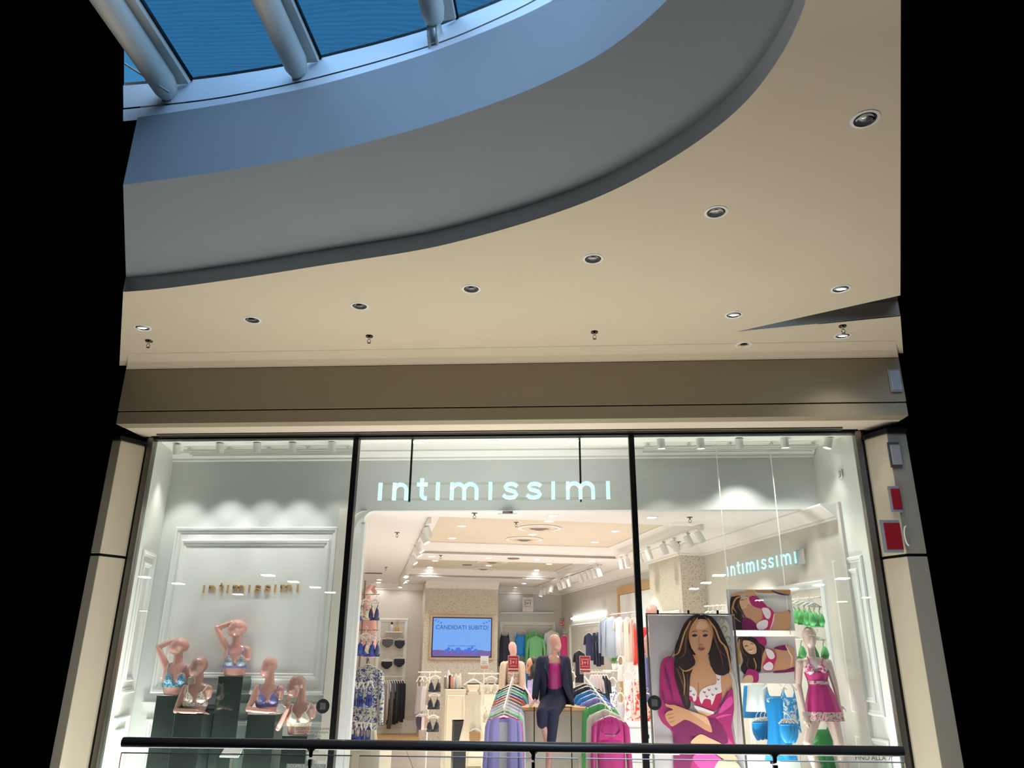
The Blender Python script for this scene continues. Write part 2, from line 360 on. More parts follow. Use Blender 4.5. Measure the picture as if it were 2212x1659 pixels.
# ------------------------------------------------------------------ columns beside the window
def column(sgn, xin, label, wd=1):
    t = thing('clad_column', label, 'column', (xin, YG, 0))
    zj = 3.10; wdt = .335 if sgn > 0 else .235
    for (a, b2) in ((0, zj-.015), (zj+.015, 4.42)):
        b = MB(); P = [(0, -.10, a), (sgn*.13, -.36, a), (sgn*.13, .1, a), (0, .1, a)]
        b.prism(P, (0, 0, b2-a)); b.build('panel', M_cream, t, bevel=.004)
        b = MB(); b.box((sgn*(.131+wdt)/2, -.13, (a+b2)/2), (wdt-.131, .46, b2-a)); b.build('front_panel', mat('column_shaded', (150, 142, 124), .4, coat=.2), t, bevel=.004)  # same cladding in a darker colour, shade of the front face painted in
    b = MB(); P = [(sgn*.01, -.09, 0), (sgn*.135, -.345, 0), (sgn*(wdt-.02), -.345, 0), (sgn*(wdt-.02), .1, 0), (sgn*.01, .1, 0)]
    b.prism(P, (0, 0, 4.42)); b.build('joint', M_black, t)
    b = MB(); P = [(-sgn*.02, -.14, 4.42), (sgn*.12, -.40, 4.42), (sgn*wdt, -.40, 4.42), (sgn*wdt, .1, 4.42), (-sgn*.02, .1, 4.42)]
    b.prism(P, (0, 0, .05)); b.build('cap', M_black, t)
column(1, X3+.09, 'cream clad column with dark joints at the right end of the shop window')
column(-1, X0-.085, 'cream clad column with dark joints at the left end of the shop window')
# ================================================================== neighbour shop at the right, signs on it
M_nb = mat('neighbour_wall', (110, 104, 86), .6, noise=.03, nscale=4)
# concourse floor and shop floor
M_floor = mat('floor_stone', (205, 196, 182), .25, noise=.04, nscale=3)
f = MB(); f.box((-.8, 6.45, -.06), (10.5, 4.3, .12)); struct(f, 'floor_walkway', M_floor)
M_tile = mat('shop_tile', (222, 212, 200), .22, noise=.02, nscale=2)
nt = M_tile.node_tree; tcn = nt.nodes.new('ShaderNodeTexCoord'); bk = nt.nodes.new('ShaderNodeTexBrick')
bk.offset = 0; bk.inputs['Scale'].default_value = 1; bk.inputs['Brick Width'].default_value = 1.0; bk.inputs['Row Height'].default_value = 1.0
bk.inputs['Mortar Size'].default_value = .008; bk.inputs['Color1'].default_value = srgb(224, 214, 202); bk.inputs['Color2'].default_value = srgb(218, 208, 197); bk.inputs['Mortar'].default_value = srgb(150, 142, 132)
mpn = nt.nodes.new('ShaderNodeMapping'); mpn.inputs['Rotation'].default_value = (0, 0, -TH)
nt.links.new(tcn.outputs['Object'], mpn.inputs[0]); nt.links.new(mpn.outputs[0], bk.inputs[0]); nt.links.new(bk.outputs['Color'], nt.nodes['Principled BSDF'].inputs['Base Color'])
f = MB(); f.prism([S(-1.2, 8.2, 0)*1, S(5.6, 6.9, 0), S(5.6, 23, 0), S(-1.2, 23, 0)], (0, 0, -.1))
for i, p in enumerate(f.v): f.v[i] = (p[0], max(p[1], 8.602), p[2])
struct(f, 'floor_shop', M_tile)

# ================================================================== display zone behind the glass
ZD = EYE.z+2.42                       # its ceiling
ZH = atY(1200, 1102, YH).z            # bottom of the header over the opening
XBL = atY(374, 998, YH).x; XBR = atY(1757, 984, YH).x
XPL = atY(785, 1135, YH).x; XPR = atY(1774, 1140, YH).x   # opening
XWL = atY(768, 1128, YH).x
ceil = MB(); ceil.prism([(X0-.02, YG+.1, ZD), (X3+.02, YG+.1, ZD), (XBR+.05, YH+.1, ZD), (XBL-.05, YH+.1, ZD)], (0, 0, .06)); struct(ceil, 'ceiling_display', M_wallgw)
w = MB(); w.prism([(X0-.005, YG+.06, 0), (X0-.05, YG+.06, 0), (XBL-.05, YH, 0), (XBL, YH, 0)], (0, 0, ZD)); struct(w, 'wall_left_display', M_wallgw)
w = MB(); w.prism([(X3+.005, YG+.06, 0), (X3+.05, YG+.06, 0), (XBR+.05, YH, 0), (XBR, YH, 0)], (0, 0, ZD)); struct(w, 'wall_right_display', M_wallgw)
XW1 = X1-.09                          # end of the solid back wall of the left window
w = MB(); w.box(((XBL+XW1)/2, YH+.06, ZD/2), (XW1-XBL, .12, ZD)); struct(w, 'wall_back_display', M_greywall)
# header with rounded corners
rl = .13; rr = .22; pts = [(XW1, ZD), (XW1, ZH-.13)]
zl = atY(778, 1128, YH).z
pts = [(XW1, ZD), (XW1, zl), (XPL, zl)]
for k in range(9):
    a = pi - (pi/2)*k/8; pts.append((XPL+rl + rl*cos(a), ZH-rl + rl*sin(a)))
for k in range(9):
    a = pi/2 - (pi/2)*k/8; pts.append((XPR-rr + rr*cos(a), ZH-rr + rr*sin(a)))
pts += [(XPR, 0), (XBR+.02, 0), (XBR+.02, ZD)]
h = MB(); h.prism([(x, YH, z) for x, z in pts], (0, .12, 0)); struct(h, 'wall_header', M_greywall)
jb = MB(); jb.box(((XWL+XPL)/2-.02, YH+.07, zl/2), (XPL-XWL+.06, .10, zl-.02)); struct(jb, 'wall_jamb', M_greywall)
# cornice under the display ceiling
def cornice(name, a, b, z, inn, h=.20, d=.16, mt=M_white):
    a = Vector(a); b = Vector(b); inn = Vector(inn)
    pr = [(0, 0), (d, 0), (d, -.02), (d-.03, -.035), (.055, -h+.05), (.03, -h+.035), (.03, -h+.012), (.012, -h), (0, -h)]
    m = MB(); m.loft([[p + inn*x + Vector((0, 0, z+y)) for x, y in pr] for p in (a, b)]); return struct(m, name, mt)
cornice('trim_9', (XBL, YH, 0), (XBR, YH, 0), ZD, (0, -1, 0), h=.11, d=.12)
# wall moulding builder: mitred picture-frame moulding on a vertical plane
def moulding(mb, o, ux, x0, x1, z0, z1, wdt=.06, dep=.03, out=Vector((0, -1, 0))):
    pr = [(0, 0), (0, dep*.55), (wdt*.2, dep), (wdt*.45, dep*.9), (wdt*.55, dep*.5), (wdt*.85, dep*.45), (wdt, dep*.2), (wdt, 0)]
    cs = [(x0, z0, 1, 1), (x1, z0, -1, 1), (x1, z1, -1, -1), (x0, z1, 1, -1)]
    rings = [[o + ux*(x+sx*p) + Vector((0, 0, z+sz*p)) + out*q for p, q in pr] for x, z, sx, sz in cs]
    rings.append(rings[0]); mb.loft(rings, True, False)
def panel_frame(name, mt, pts, Y, label=None, **k):
    pass
oY = Vector((0, YH, 0)); uX = Vector((1, 0, 0))
def xz(px, py): p = atY(px, py, YH); return p.x, p.z
a = xz(382, 1139); b = xz(733, 1137); bz = atY(560, 1500, YH).z; bz2 = atY(560, 1468, YH).z
a2 = xz(396, 1166); b2 = xz(713, 1164)
pm = MB(); pm.smooth = False
moulding(pm, oY, uX, a[0], b[0], bz, a[1], .075, .045); moulding(pm, oY, uX, a2[0]-.01, b2[0]+.01, bz2, a2[1], .075, .045)
pm.box(((a[0]+b[0])/2, YH-.004, (bz+a[1])/2), (b[0]-a[0], .008, a[1]-bz)); struct(pm, 'trim_10', M_white)
pm = MB()
zc1 = atY(560, 1527, YH).z; pm.box(((a[0]+b[0])/2, YH-.02, zc1), (b[0]-a[0]+.1, .04, .05)); pm.box(((a[0]+b[0])/2, YH-.03, zc1+.03), (b[0]-a[0]+.14, .06, .02))
moulding(pm, oY, uX, a[0], b[0], .3, zc1-.14, .06, .035); struct(pm, 'trim_11', M_white)
# moulding on the two side walls of the display zone
def side_mould(name, pa, pb, outv, zs, inset=.12):
    o = Vector(pa); d = Vector(pb)-Vector(pa); L = d.length; d.normalize(); pm = MB()
    for (z0, z1) in zs:
        moulding(pm, o, d, inset, L-inset, z0, z1, .06, .03, outv); moulding(pm, o, d, inset+.11, L-inset-.11, z0+.13, z1-.13, .05, .025, outv)
    struct(pm, name, M_white)
dl = (Vector((XBL, YH, 0))-Vector((X0, YG, 0))).normalized(); ol = Vector((dl.y, -dl.x, 0))
side_mould('trim_12', (X0-.005, YG+.06, 0), (XBL, YH, 0), ol, [(1.62, 3.22), (.3, 1.38)])
dr_ = (Vector((XBR, YH, 0))-Vector((X3, YG, 0))).normalized(); orr = Vector((-dr_.y, dr_.x, 0))
side_mould('trim_13', (X3+.005, YG+.06, 0), (XBR, YH, 0), orr, [(1.50, 3.16), (.3, 1.28)])

# ================================================================== shop room
UL, UR, VB = -.32, 5.33, 21.5
ZK = ZH                               # shop ceiling plane
def uv(p): return p.dot(CU), p.dot(CV)
vh = 7.6
holes = []
def hole(pxs, dz):
    q = [uv(atZ(x, y, ZK)) for x, y in pxs]
    u0_, u1_ = sum(a[0] for a in (q[0], q[2]))/2, q[1][0]; v0, v1 = q[3][1], (q[0][1]+q[1][1])/2
    return u0_, u1_, v0, v1
cof1 = (hole([(905, 1196), (1333, 1206), (905, 1196), (1000, 1117)], 0))
cof2 = (hole([(893, 1243), (1206, 1254), (893, 1243), (1000, 1211)], 0))
print('coffers', cof1, cof2)
cof1 = (.72, cof1[1], 9.95, cof1[3]); cof2 = (.72, cof2[1], cof2[2], cof2[3])
c = MB()
def slab(u0_, u1_, v0, v1, z=ZK, t=.05, mb=None):
    P = []
    for u, v in ((u0_, v0), (u1_, v0), (u1_, v1), (u0_, v1)):
        p = S(u, v, z); P.append(p)
    (mb or c).prism(P, (0, 0, t))
def yclip(mb, y0):
    mb.v = [(p[0], max(p[1], y0), p[2]) for p in mb.v]
# front strip: from the portal wall to the first coffer
c.prism([(XPL-.1, YH+.12, ZK), (XPR, YH+.12, ZK), S(UR, cof1[2], ZK), S(UL+.13, cof1[2], ZK)], (0, 0, .05))
slab(UL+.13, cof1[0], cof1[2], cof1[3]); slab(cof1[1], UR, cof1[2], cof1[3])
slab(UL+.13, UR, cof1[3], cof2[2]); slab(UL+.13, cof2[0], cof2[2], cof2[3]); slab(cof2[1], UR, cof2[2], cof2[3]); slab(UL+.13, UR, cof2[3], VB)
struct(c, 'ceiling_shop', M_shopceil)
for i, (u0_, u1_, v0, v1) in enumerate((cof1, cof2)):
    hgt = .20
    c = MB(); ss = [(0, 0), (0, .045), (.03, .05), (.045, .07), (.12, .12), (.17, .17), (.19, .175), (.19, hgt)]
    rings = []
    for d, hh in ss: rings.append([S(u0_+d, v0+d, ZK+hh), S(u1_-d, v0+d, ZK+hh), S(u1_-d, v1-d, ZK+hh), S(u0_+d, v1-d, ZK+hh)])
    c.loft(rings, True, False); struct(c, 'trim_%d' % (14+i), M_shopceil)
    c = MB(); slab(u0_+.15, u1_-.15, v0+.15, v1-.15, ZK+hgt, .04, c); struct(c, 'ceiling_coffer_%s' % ('front', 'rear')[i], M_coffer)
ZCB = ZK-.175                         # bottom of the cornice
# walls
def wall(name, u0_, v0, u1_, v1, mt=M_shopwall, z0=0, z1=ZK+.02, t=.1, side=1):
    a = S(u0_, v0, z0); b = S(u1_, v1, z0); d = (b-a).normalized(); n = Vector((-d.y, d.x, 0))*side*t
    m = MB(); m.prism([a, b, b+n, a+n], (0, 0, z1-z0)); return struct(m, name, mt)
VL = uv(atZ(777, 1273, ZCB))[1]; VT = uv(atZ(1000, 1272, ZCB))[1]
UT0 = uv(atV(918, 1290, VT))[0]; UT1 = uv(atV(1076, 1290, VT))[0]
print('VL VT', VL, VT, UT0, UT1)
wall('wall_shop_left', UL, 9.95, UL, VL+.2, side=1)
wall('wall_shop_right', UR, 7.85+.1, UR, VB, side=-1)
wall('wall_shop_back', UL-.1, VL, UT0+.02, VL, side=1)
wall('wall_shop_rear', UT1-.05, VB, UR+.1, VB, mat('cool_wall', (206, 206, 202), .75, noise=.02, nscale=4), side=1)
# patterned wall: pale plaster with short darker flecks
M_fleck = mat('flecked_wallpaper', (206, 196, 180), .8)
nt = M_fleck.node_tree; tcn = nt.nodes.new('ShaderNodeTexCoord')
acc = None
for k in range(3):
    mp_ = nt.nodes.new('ShaderNodeMapping'); mp_.inputs['Rotation'].default_value = (.7+k*1.1, .4*k, 1.3*k); mp_.inputs['Scale'].default_value = (1, 4.5, 1.6); mp_.inputs['Location'].default_value = (k*3.1, k, 0)
    vo = nt.nodes.new('ShaderNodeTexVoronoi'); vo.inputs['Scale'].default_value = 15; cr = nt.nodes.new('ShaderNodeMath'); cr.operation = 'LESS_THAN'; cr.inputs[1].default_value = .20
    nt.links.new(tcn.outputs['Object'], mp_.inputs[0]); nt.links.new(mp_.outputs[0], vo.inputs['Vector']); nt.links.new(vo.outputs['Distance'], cr.inputs[0])
    if acc is None: acc = cr.outputs[0]
    else:
        mxn = nt.nodes.new('ShaderNodeMath'); mxn.operation = 'MAXIMUM'; nt.links.new(acc, mxn.inputs[0]); nt.links.new(cr.outputs[0], mxn.inputs[1]); acc = mxn.outputs[0]
mx = nt.nodes.new('ShaderNodeMix'); mx.data_type = 'RGBA'; mx.inputs['A'].default_value = srgb(208, 198, 182); mx.inputs['B'].default_value = srgb(158, 148, 134)
nt.links.new(acc, mx.inputs['Factor']); nt.links.new(mx.outputs['Result'], nt.nodes['Principled BSDF'].inputs['Base Color'])
wq = MB(); wq.prism([S(UT0, VT, 0), S(UT1, VT, 0), S(UT1, VB, 0), S(UT0, VB, 0)], (0, 0, ZK)); struct(wq, 'wall_television', M_fleck)
# flecked pillar on the right
up0, vp0 = uv(atZ(1468, 1199, ZCB)); up1, vp1 = uv(atZ(1400, 1219, ZCB))
print('pillar', up0, vp0, vp1)
wq = MB(); wq.prism([S(up0, vp0, 0), S(UR, vp0, 0), S(UR, vp1, 0), S(up0, vp1, 0)], (0, 0, ZK)); struct(wq, 'wall_pillar', M_fleck)
def scorn(n, a, b, inn): cornice('trim_%d' % n, S(a[0], a[1], 0), S(b[0], b[1], 0), ZK, inn, h=.175, d=.20, mt=M_shopceil)
scorn(16, (UR, 8.0), (UR, vp0), -CU); scorn(17, (UR, vp1), (UR, VB), -CU); scorn(18, (UT1, VB), (UR, VB), -CV)
scorn(19, (UT0, VT), (UT1, VT), -CV); scorn(20, (UL, VL), (UT0, VL), -CV); scorn(21, (up0, vp0), (up0, vp1), -CU); scorn(22, (up0, vp0), (UR, vp0), -CV)
# left cove
c = MB(); c.smooth = True
rings = []
for v in (9.7, VL):
    rings.append([S(UL+.2-.2*sin(a), v, ZK-.2+.2*cos(a)) for a in [pi/2*k/8 for k in range(9)]])
c.loft(rings, False, False); struct(c, 'trim_23', M_shopceil)
wall('wall_shop_front_left', UL-.05, 9.72, UL-.05, 9.95, side=1)
# raised oak plinth along the back-left wall
pl = MB(); pl.box((0, 0, 0), (1, 1, 1)); pl = MB(); pl.prism([S(UL, VL-1.3, .001), S(UT0, VL-1.3, .001), S(UT0, VL, .001), S(UL, VL, .001)], (0, 0, .12)); struct(pl, 'floor_plinth', M_wood)
bb = MB(); bb.prism([S(UL, VL-.02, .12), S(UT0, VL-.02, .12), S(UT0, VL, .12), S(UL, VL, .12)], (0, 0, .3)); struct(bb, 'baseboard_back', M_white)

# ------------------------------------------------------------------ lamps of the shop
LCOL = (1, .97, .94)
def spot(loc, energy, ang=150, blend=.6, tgt=None, r=.04, col=LCOL):
    l = bpy.data.lights.new('lamp_light', 'SPOT'); l.energy = energy; l.spot_size = radians(ang); l.spot_blend = blend; l.shadow_soft_size = r; l.color = col
    o = bpy.data.objects.new('lamp_light', l); COL.objects.link(o); o.location = loc
    o.rotation_euler = (Vector(tgt)-Vector(loc)).to_track_quat('-Z', 'Y').to_euler() if tgt is not None else (0, 0, 0)
    return o
dl0 = None
ordw = ['nearest the shop entrance', 'in the front coffer']
def place_dl(px, py, z, label, e, grp):
    global dl0
    p = atZ(px, py, z)
    if dl0 is None:
        dl0 = thing('downlight', label, 'ceiling light', (0, 0, 0), 0, grp)
        b = MB(); b.lathe((0, 0, 0), [(.082, 0), (.082, -.006), (.066, -.008), (.064, -.002), (.064, 0)], 28); b.build('trim_ring', M_white, dl0)
        b = MB(); b.lathe((0, 0, 0), [(.0005, -.004), (.064, -.004), (.064, -.001), (.0005, -.001)], 28); b.build('diffuser', M_glow, dl0)
        o = dl0
    else: o = copy_tree(dl0)
    o['label'] = label; o['group'] = grp; o.location = p
    spot(p-Vector((0, 0, .03)), e)
ZP = ZK+.2
for i, (x, y) in enumerate(((901, 954), (1067, 954), (1239, 951))):
    place_dl(x, y, ZD, 'lit round downlight in the ceiling strip above the hanging sign, %s of three' % ('leftmost', 'middle', 'rightmost')[i], 1.0, 'downlights above the hanging sign')
for x, y, l in ((997,1135.6,'upper left'),(977,1162,'lower left'),(1185,1126,'behind the front edge of the coffer'),(1150,1154,'between the two round air diffusers'),(1329,1147,'far right'),(1285,1170.7,'lower right, near the coffer corner')):
    place_dl(x, y, ZP, 'lit round downlight in the beige front coffer, %s' % l, 46, 'downlights in the front coffer')
for x, y, l in ((1186,1218,'right front'),(1055.5,1221.6,'middle, beside the two air diffusers'),(1159,1231,'right rear'),(940,1211,'left front'),(929,1225,'left rear')):
    place_dl(x, y, ZP, 'lit round downlight in the rear coffer, %s' % l, 46, 'downlights in the rear coffer')
for x, y, l in ((1196,1113.5,'just inside the entrance beside the header'),(1408,1117,'seen through the right window pane'),(1056,1204.5,'on the band between coffers, centre'),(1161,1209,'on the band between coffers, right of centre'),(1279,1212,'on the band between coffers, right end'),(932,1201.7,'on the band between coffers, left end'),
                (1132,1260,'near the rear right wall, front one'),(1113,1268.5,'near the rear right wall, back one'),(819,1252,'far left corner, front one'),(817.6,1257.5,'far left corner, back one'),(879,1254,'at the far end of the left track, front'),(876,1258,'at the far end of the left track, back')):
    place_dl(x, y, ZK, 'lit round downlight in the pale ceiling %s' % l, 8 if ('corner' in l or 'track' in l or 'near the rear' in l) else 58, 'downlights in the shop ceiling')
# ================================================================== fittings in the concourse ceiling
M_lens = mat('lamp_lens', (150, 155, 155), .12, .7)
M_lit = mat('lamp_lit', (255, 255, 255), .4, emit=14, ecol=(1, .97, .9, 1))
M_recess = mat('recess_black', (6, 6, 7), .6)
def gimbal(px, py, lit, label):
    p = atZ(px, py, ZC)
    t = thing('recessed_spotlight', label, 'ceiling light', p, 0, 'recessed spotlights of the concourse ceiling')
    b = MB(); b.smooth = False; b.lathe((0, 0, 0), [(.068, -.001), (.070, -.006), (.088, -.004), (.090, 0), (.068, 0), (.068, -.001)], 36, caps=False); b.build('trim_ring', M_white, t)
    b = MB(); b.lathe((0, 0, 0), [(.0005, -.0008), (.069, -.0008), (.069, 0), (.0005, 0)], 32); b.build('recess', M_recess, t)
    ax = Vector((p.x*-.06, -.5, -1)).normalized(); ax = Vector((0, .22, -1)).normalized()
    b = MB(); c0 = Vector((0, .004, -.002)); b.lathe(c0, [(.042, -.004), (.046, .004), (.057, .002), (.058, -.012), (.042, -.012), (.042, -.004)], 32, axis=ax, caps=False); b.build('gimbal_ring', M_chrome if not lit else M_white, t)
    b = MB(); b.smooth = True; b.lathe(c0, [(.0005, .006), (.02, .006), (.036, .002), (.043, -.004)], 28, axis=ax); b.build('lens', M_lit if lit else M_lens, t)
    if lit: spot(p+Vector((0, 0, -.08)), 26, 120, .8, col=(1, .93, .8))
row = [(1869,257,0,'large unlit recessed spotlight nearest the viewer at the right'),(1547,458,0,'unlit recessed spotlight below the curved edge, second in the row from the right'),(1281,559,0,'unlit recessed spotlight, third in the curved row from the right'),(1018,624,0,'unlit recessed spotlight in the middle of the curved row'),(777,661,0,'unlit recessed spotlight above the left mullion'),(545,691,0,'unlit recessed spotlight above the left display window'),(308,708,1,'lit recessed spotlight at the far left end of the row'),
       (1816,624,1,'lit recessed spotlight just above the wedge-shaped ceiling slot'),(1585,680,1,'lit recessed spotlight left of the tip of the ceiling slot'),(1820,725,1,'lit recessed spotlight below the ceiling slot near the wall'),(1606,745,0,'unlit recessed spotlight close to the wall under the slot tip')]
for a in row: gimbal(*a)
def sprinkler(px, py, z, label, grp, s=1.0, mt=M_steel):
    t = thing('sprinkler', label, 'sprinkler', atZ(px, py, z), 0, grp)
    b = MB(); b.lathe((0, 0, 0), [(.0005, -.008*s), (.03*s, -.008*s), (.034*s, 0), (.0005, 0)], 20); b.build('escutcheon', mt, t)
    b = MB(); b.tube([(0, 0, 0), (0, 0, -.03*s)], .009*s)
    b.tube([(-.008*s, 0, -.03*s), (-.016*s, 0, -.045*s), (-.004*s, 0, -.062*s)], .003*s, 6); b.tube([(.008*s, 0, -.03*s), (.016*s, 0, -.045*s), (.004*s, 0, -.062*s)], .003*s, 6)
    b.lathe((0, 0, -.064*s), [(.0005, 0), (.016*s, 0), (.016*s, .003), (.0005, .003)], 12); b.build('nozzle', mt, t)
for x, y, l in ((322,736,'at the far left under the lit spotlight'),(798,726,'left of centre'),(1284,717,'right of centre'),(1820,704,'at the right above the lit spotlight')):
    sprinkler(x, y, ZC, 'chrome fire sprinkler in the concourse ceiling %s' % l, 'sprinklers of the concourse ceiling', 1.25, M_chrome)
M_dull = mat('dull_metal', (120, 112, 106), .5, .3)
for x, y, l in ((1025,1108,'left of the door sensor'),(1115,1128,'in the front coffer'),(858,1150,'near the rounded left corner'),(952,1199,'between the coffers'),(834,1225,'over the left racks'),(1490,1117,'seen through the right window'),(1466,1170,'behind the right spotlight track')):
    sprinkler(x, y, ZP if 'coffer' in l and 'between' not in l else ZK, 'small fire sprinkler in the shop ceiling %s' % l, 'sprinklers of the shop ceiling', 1.15, M_dull)
# round air diffusers
def diffuser(px, py, z, r, label):
    t = thing('air_diffuser', label, 'air vent', atZ(px, py, z-.004), 0, 'round air diffusers')
    b = MB(); b.smooth = True; b.lathe((0, 0, 0), [(r*.80, -.004), (r*.84, -.014), (r*.97, -.010), (r, 0), (r*.80, 0), (r*.80, -.004)], 36, caps=False); b.build('outer_ring', M_shopceil, t)
    b = MB(); b.smooth = True; b.lathe((0, 0, 0), [(r*.78, -.001), (r*.66, -.03), (r*.60, -.028), (r*.5, -.002)], 36, caps=False); b.build('cone', M_coffer, t)
    b = MB(); b.smooth = True; b.lathe((0, 0, 0), [(.001, -.035), (r*.18, -.03), (r*.42, -.004), (r*.42, 0), (.001, 0)], 28); b.build('core', M_dull, t)
diffuser(1165, 1141, ZP, .36, 'large round air diffuser in the front coffer'); diffuser(1132, 1165, ZP, .34, 'second round air diffuser at the back of the front coffer')
diffuser(1063, 1214, ZP, .36, 'round air diffuser at the front of the rear coffer'); diffuser(1044, 1228.5, ZP, .36, 'round air diffuser at the back of the rear coffer')
for x, y, z, l in ((1109,1206,ZK,'flat round ceiling speaker on the band between the coffers'),(1009,1220,ZP,'flat round ceiling speaker in the rear coffer')):
    b = MB(); b.lathe((0, 0, 0), [(.0005, -.012), (.11, -.012), (.12, 0), (.0005, 0)], 28); o = b.build('ceiling_speaker', M_dull, label=l, cat='speaker'); o.location = atZ(x, y, z)
b = MB(); b.box((0, 0, -.01), (.42, .12, .02), Matrix.Rotation(TH, 3, 'Z')); o = b.build('ceiling_grille', M_dull, label='small dark rectangular grille in the pale ceiling at the left', cat='air vent'); o.location = atZ(805.6, 1237.5, ZK)
# door sensor hanging at the header
t = thing('motion_sensor', 'small grey sensor box with side strips at the middle of the header', 'sensor', atY(1097, 1107.5, YH-.02))
b = MB(); b.box((0, 0, .0), (.13, .07, .032)); b.build('housing', mat('sensor_grey', (130, 126, 126), .4), t, bevel=.004)
b = MB(); b.box((0, .0, -.016), (.24, .05, .012)); b.build('mounting_strip', M_white, t)
for dx, mt_ in ((.018, mat('sensor_red', (190, 30, 30), .3)), (.045, M_recess)):
    b = MB(); b.lathe((dx, -.036, 0), [(.0005, -.002), (.009, -.002), (.009, .004), (.0005, .004)], 12, axis=(0, -1, 0)); b.build('lens', mt_, t)
t = thing('sensor_cover', 'small white square switch plate on the right display wall', 'switch', atY(1828, 1024, YG+.34)); 
xs_ = X3 + (XBR-X3)*(.34-.06)/(YH-YG-.06); t.location.x = xs_-.004
b = MB(); b.box((0, 0, 0), (.012, .10, .10)); b.build('plate', M_white, t, bevel=.004); b = MB(); b.box((-.009, 0, 0), (.006, .05, .055)); b.build('rocker', mat('pale_grey', (190, 190, 188), .4), t)
b = MB(); b.box((-.0065, 0, 0), (.003, .066, .07)); b.build('recess_ring', M_dark, t)

# ================================================================== spotlights on tracks
M_spot = mat('spot_white', (222, 220, 214), .4)
proto_head = {}
def head(loc, ax, label, grp, lit=True, r=.045, L=.15, top=None, e=0, ang=70):
    ax = Vector(ax).normalized()
    t = thing('track_spotlight', label, 'spotlight', loc, 0, grp)
    b = MB(); b.lathe(-ax*L/2, [(r*.55, 0), (r, .006), (r, L-.002), (r*.93, L), (r*.93, L-.012), (.001, L-.012)], 20, axis=ax)
    for f in b.sm: pass
    b.build('housing', M_spot, t)
    b = MB(); b.lathe(ax*(L/2-.010), [(.0005, 0), (r*.90, 0), (r*.90, .004), (.0005, .004)], 20, axis=ax); b.build('lamp', M_glow if lit else M_lens, t)
    tp = Vector((0, 0, top if top is not None else L/2+.05))
    b = MB(); b.tube([-ax*L*.2, tp], .009, 8); b.box(tp+Vector((0, 0, -.008)), (.05, .025, .02)); b.build('stem', M_spot, t)
    if e: spot(Vector(loc)+ax*(L/2+.02), e, ang, .7, Vector(loc)+ax*3, .03)
    return t
def track(u, v0, v1, label):
    b = MB(); b.prism([S(u-.02, v0, ZK-.037), S(u+.02, v0, ZK-.037), S(u+.02, v1, ZK-.037), S(u-.02, v1, ZK-.035)], (0, 0, .033))
    b.box(S(u, v0+.05, ZK-.06), (.05, .08, .05), Matrix.Rotation(TH, 3, 'Z')); b.build('light_track', M_spot, label=label, cat='light track', kind=None)
uL, vL0 = uv(atZ(928, 1122, ZK-.03)); _, vL1 = uv(atZ(868, 1256, ZK-.03))
uR, vR0 = uv(atZ(1517, 1137, ZK-.03)); _, vR1 = uv(atZ(1376, 1191, ZK-.03)); vR1 = 13.3
_, vR2 = uv(atZ(1307, 1221, ZK-.03)); _, vR3 = uv(atZ(1201, 1257, ZK-.03)); _, vR4 = uv(atZ(1198, 1257.5, ZK-.03)); _, vR5 = uv(atZ(1166, 1269.6, ZK-.03))
print('tracks', uL, vL0, vL1, uR, vR0, vR1, vR2, vR3, vR4, vR5)
track(uL, vL0, min(vL1, VL-.3), 'long white light track over the left racks'); track(uR, vR0, 13.6, 'white light track over the right wall, nearest the window')
track(uR, vR2, vR3, 'white light track in the middle of the right side'); track(uR, vR4, min(vR5, VB-.35), 'short white light track at the rear right')
lw = ('first', 'second', 'third', 'fourth', 'fifth', 'sixth', 'seventh', 'eighth', 'ninth')
def heads(lst, u, dirn, name, grp, e=0):
    for i, (x, y, lit) in enumerate(lst):
        p = atU(x, y, u+.02)
        if (p.z > ZK-.11): p.z = ZK-.11
        head(p, dirn(i), 'white spotlight %s, %s from the entrance' % (name, lw[i]), grp, bool(lit), .05 if i or True else .06, .17, min(.2, ZK-.042-p.z), e if lit else 0)
heads([(924,1143,0),(917,1158,1),(907,1177,1),(902,1187,1),(893,1203,1),(878,1224,1),(879,1237,1),(871,1248,1),(866,1254,1)], uL, lambda i: CU*(.45+.05*i if i in (0,1,2,3,4,7) else -.1)+Vector((0, 0, -1))-CV*(.2 if i else -.4), 'on the left track', 'spotlights on the left track', 14)
heads([(1512,1160,1),(1488,1169,1),(1458,1179,1),(1435,1186,0),(1402,1198,0),(1381,1206,0),(1355,1216,1),(1343,1219,0)], uR, lambda i: CU*(.55-.06*i)+Vector((0, 0, -1)), 'on the near right track', 'spotlights on the near right track', 85)
heads([(1295,1236,1),(1284,1240,1),(1274,1242,0),(1265,1246,1),(1254,1250,1),(1230,1259,0),(1218,1263,0),(1209,1267,0)], uR, lambda i: CU*.3+Vector((0, 0, -1)), 'on the middle right track', 'spotlights on the middle right track', 26)
heads([(1191,1272,0),(1184,1275,0),(1176,1278,0),(1169,1281,1)], uR, lambda i: CU*-.2+Vector((0, 0, -1)), 'on the rear right track', 'spotlights on the rear right track', 26)
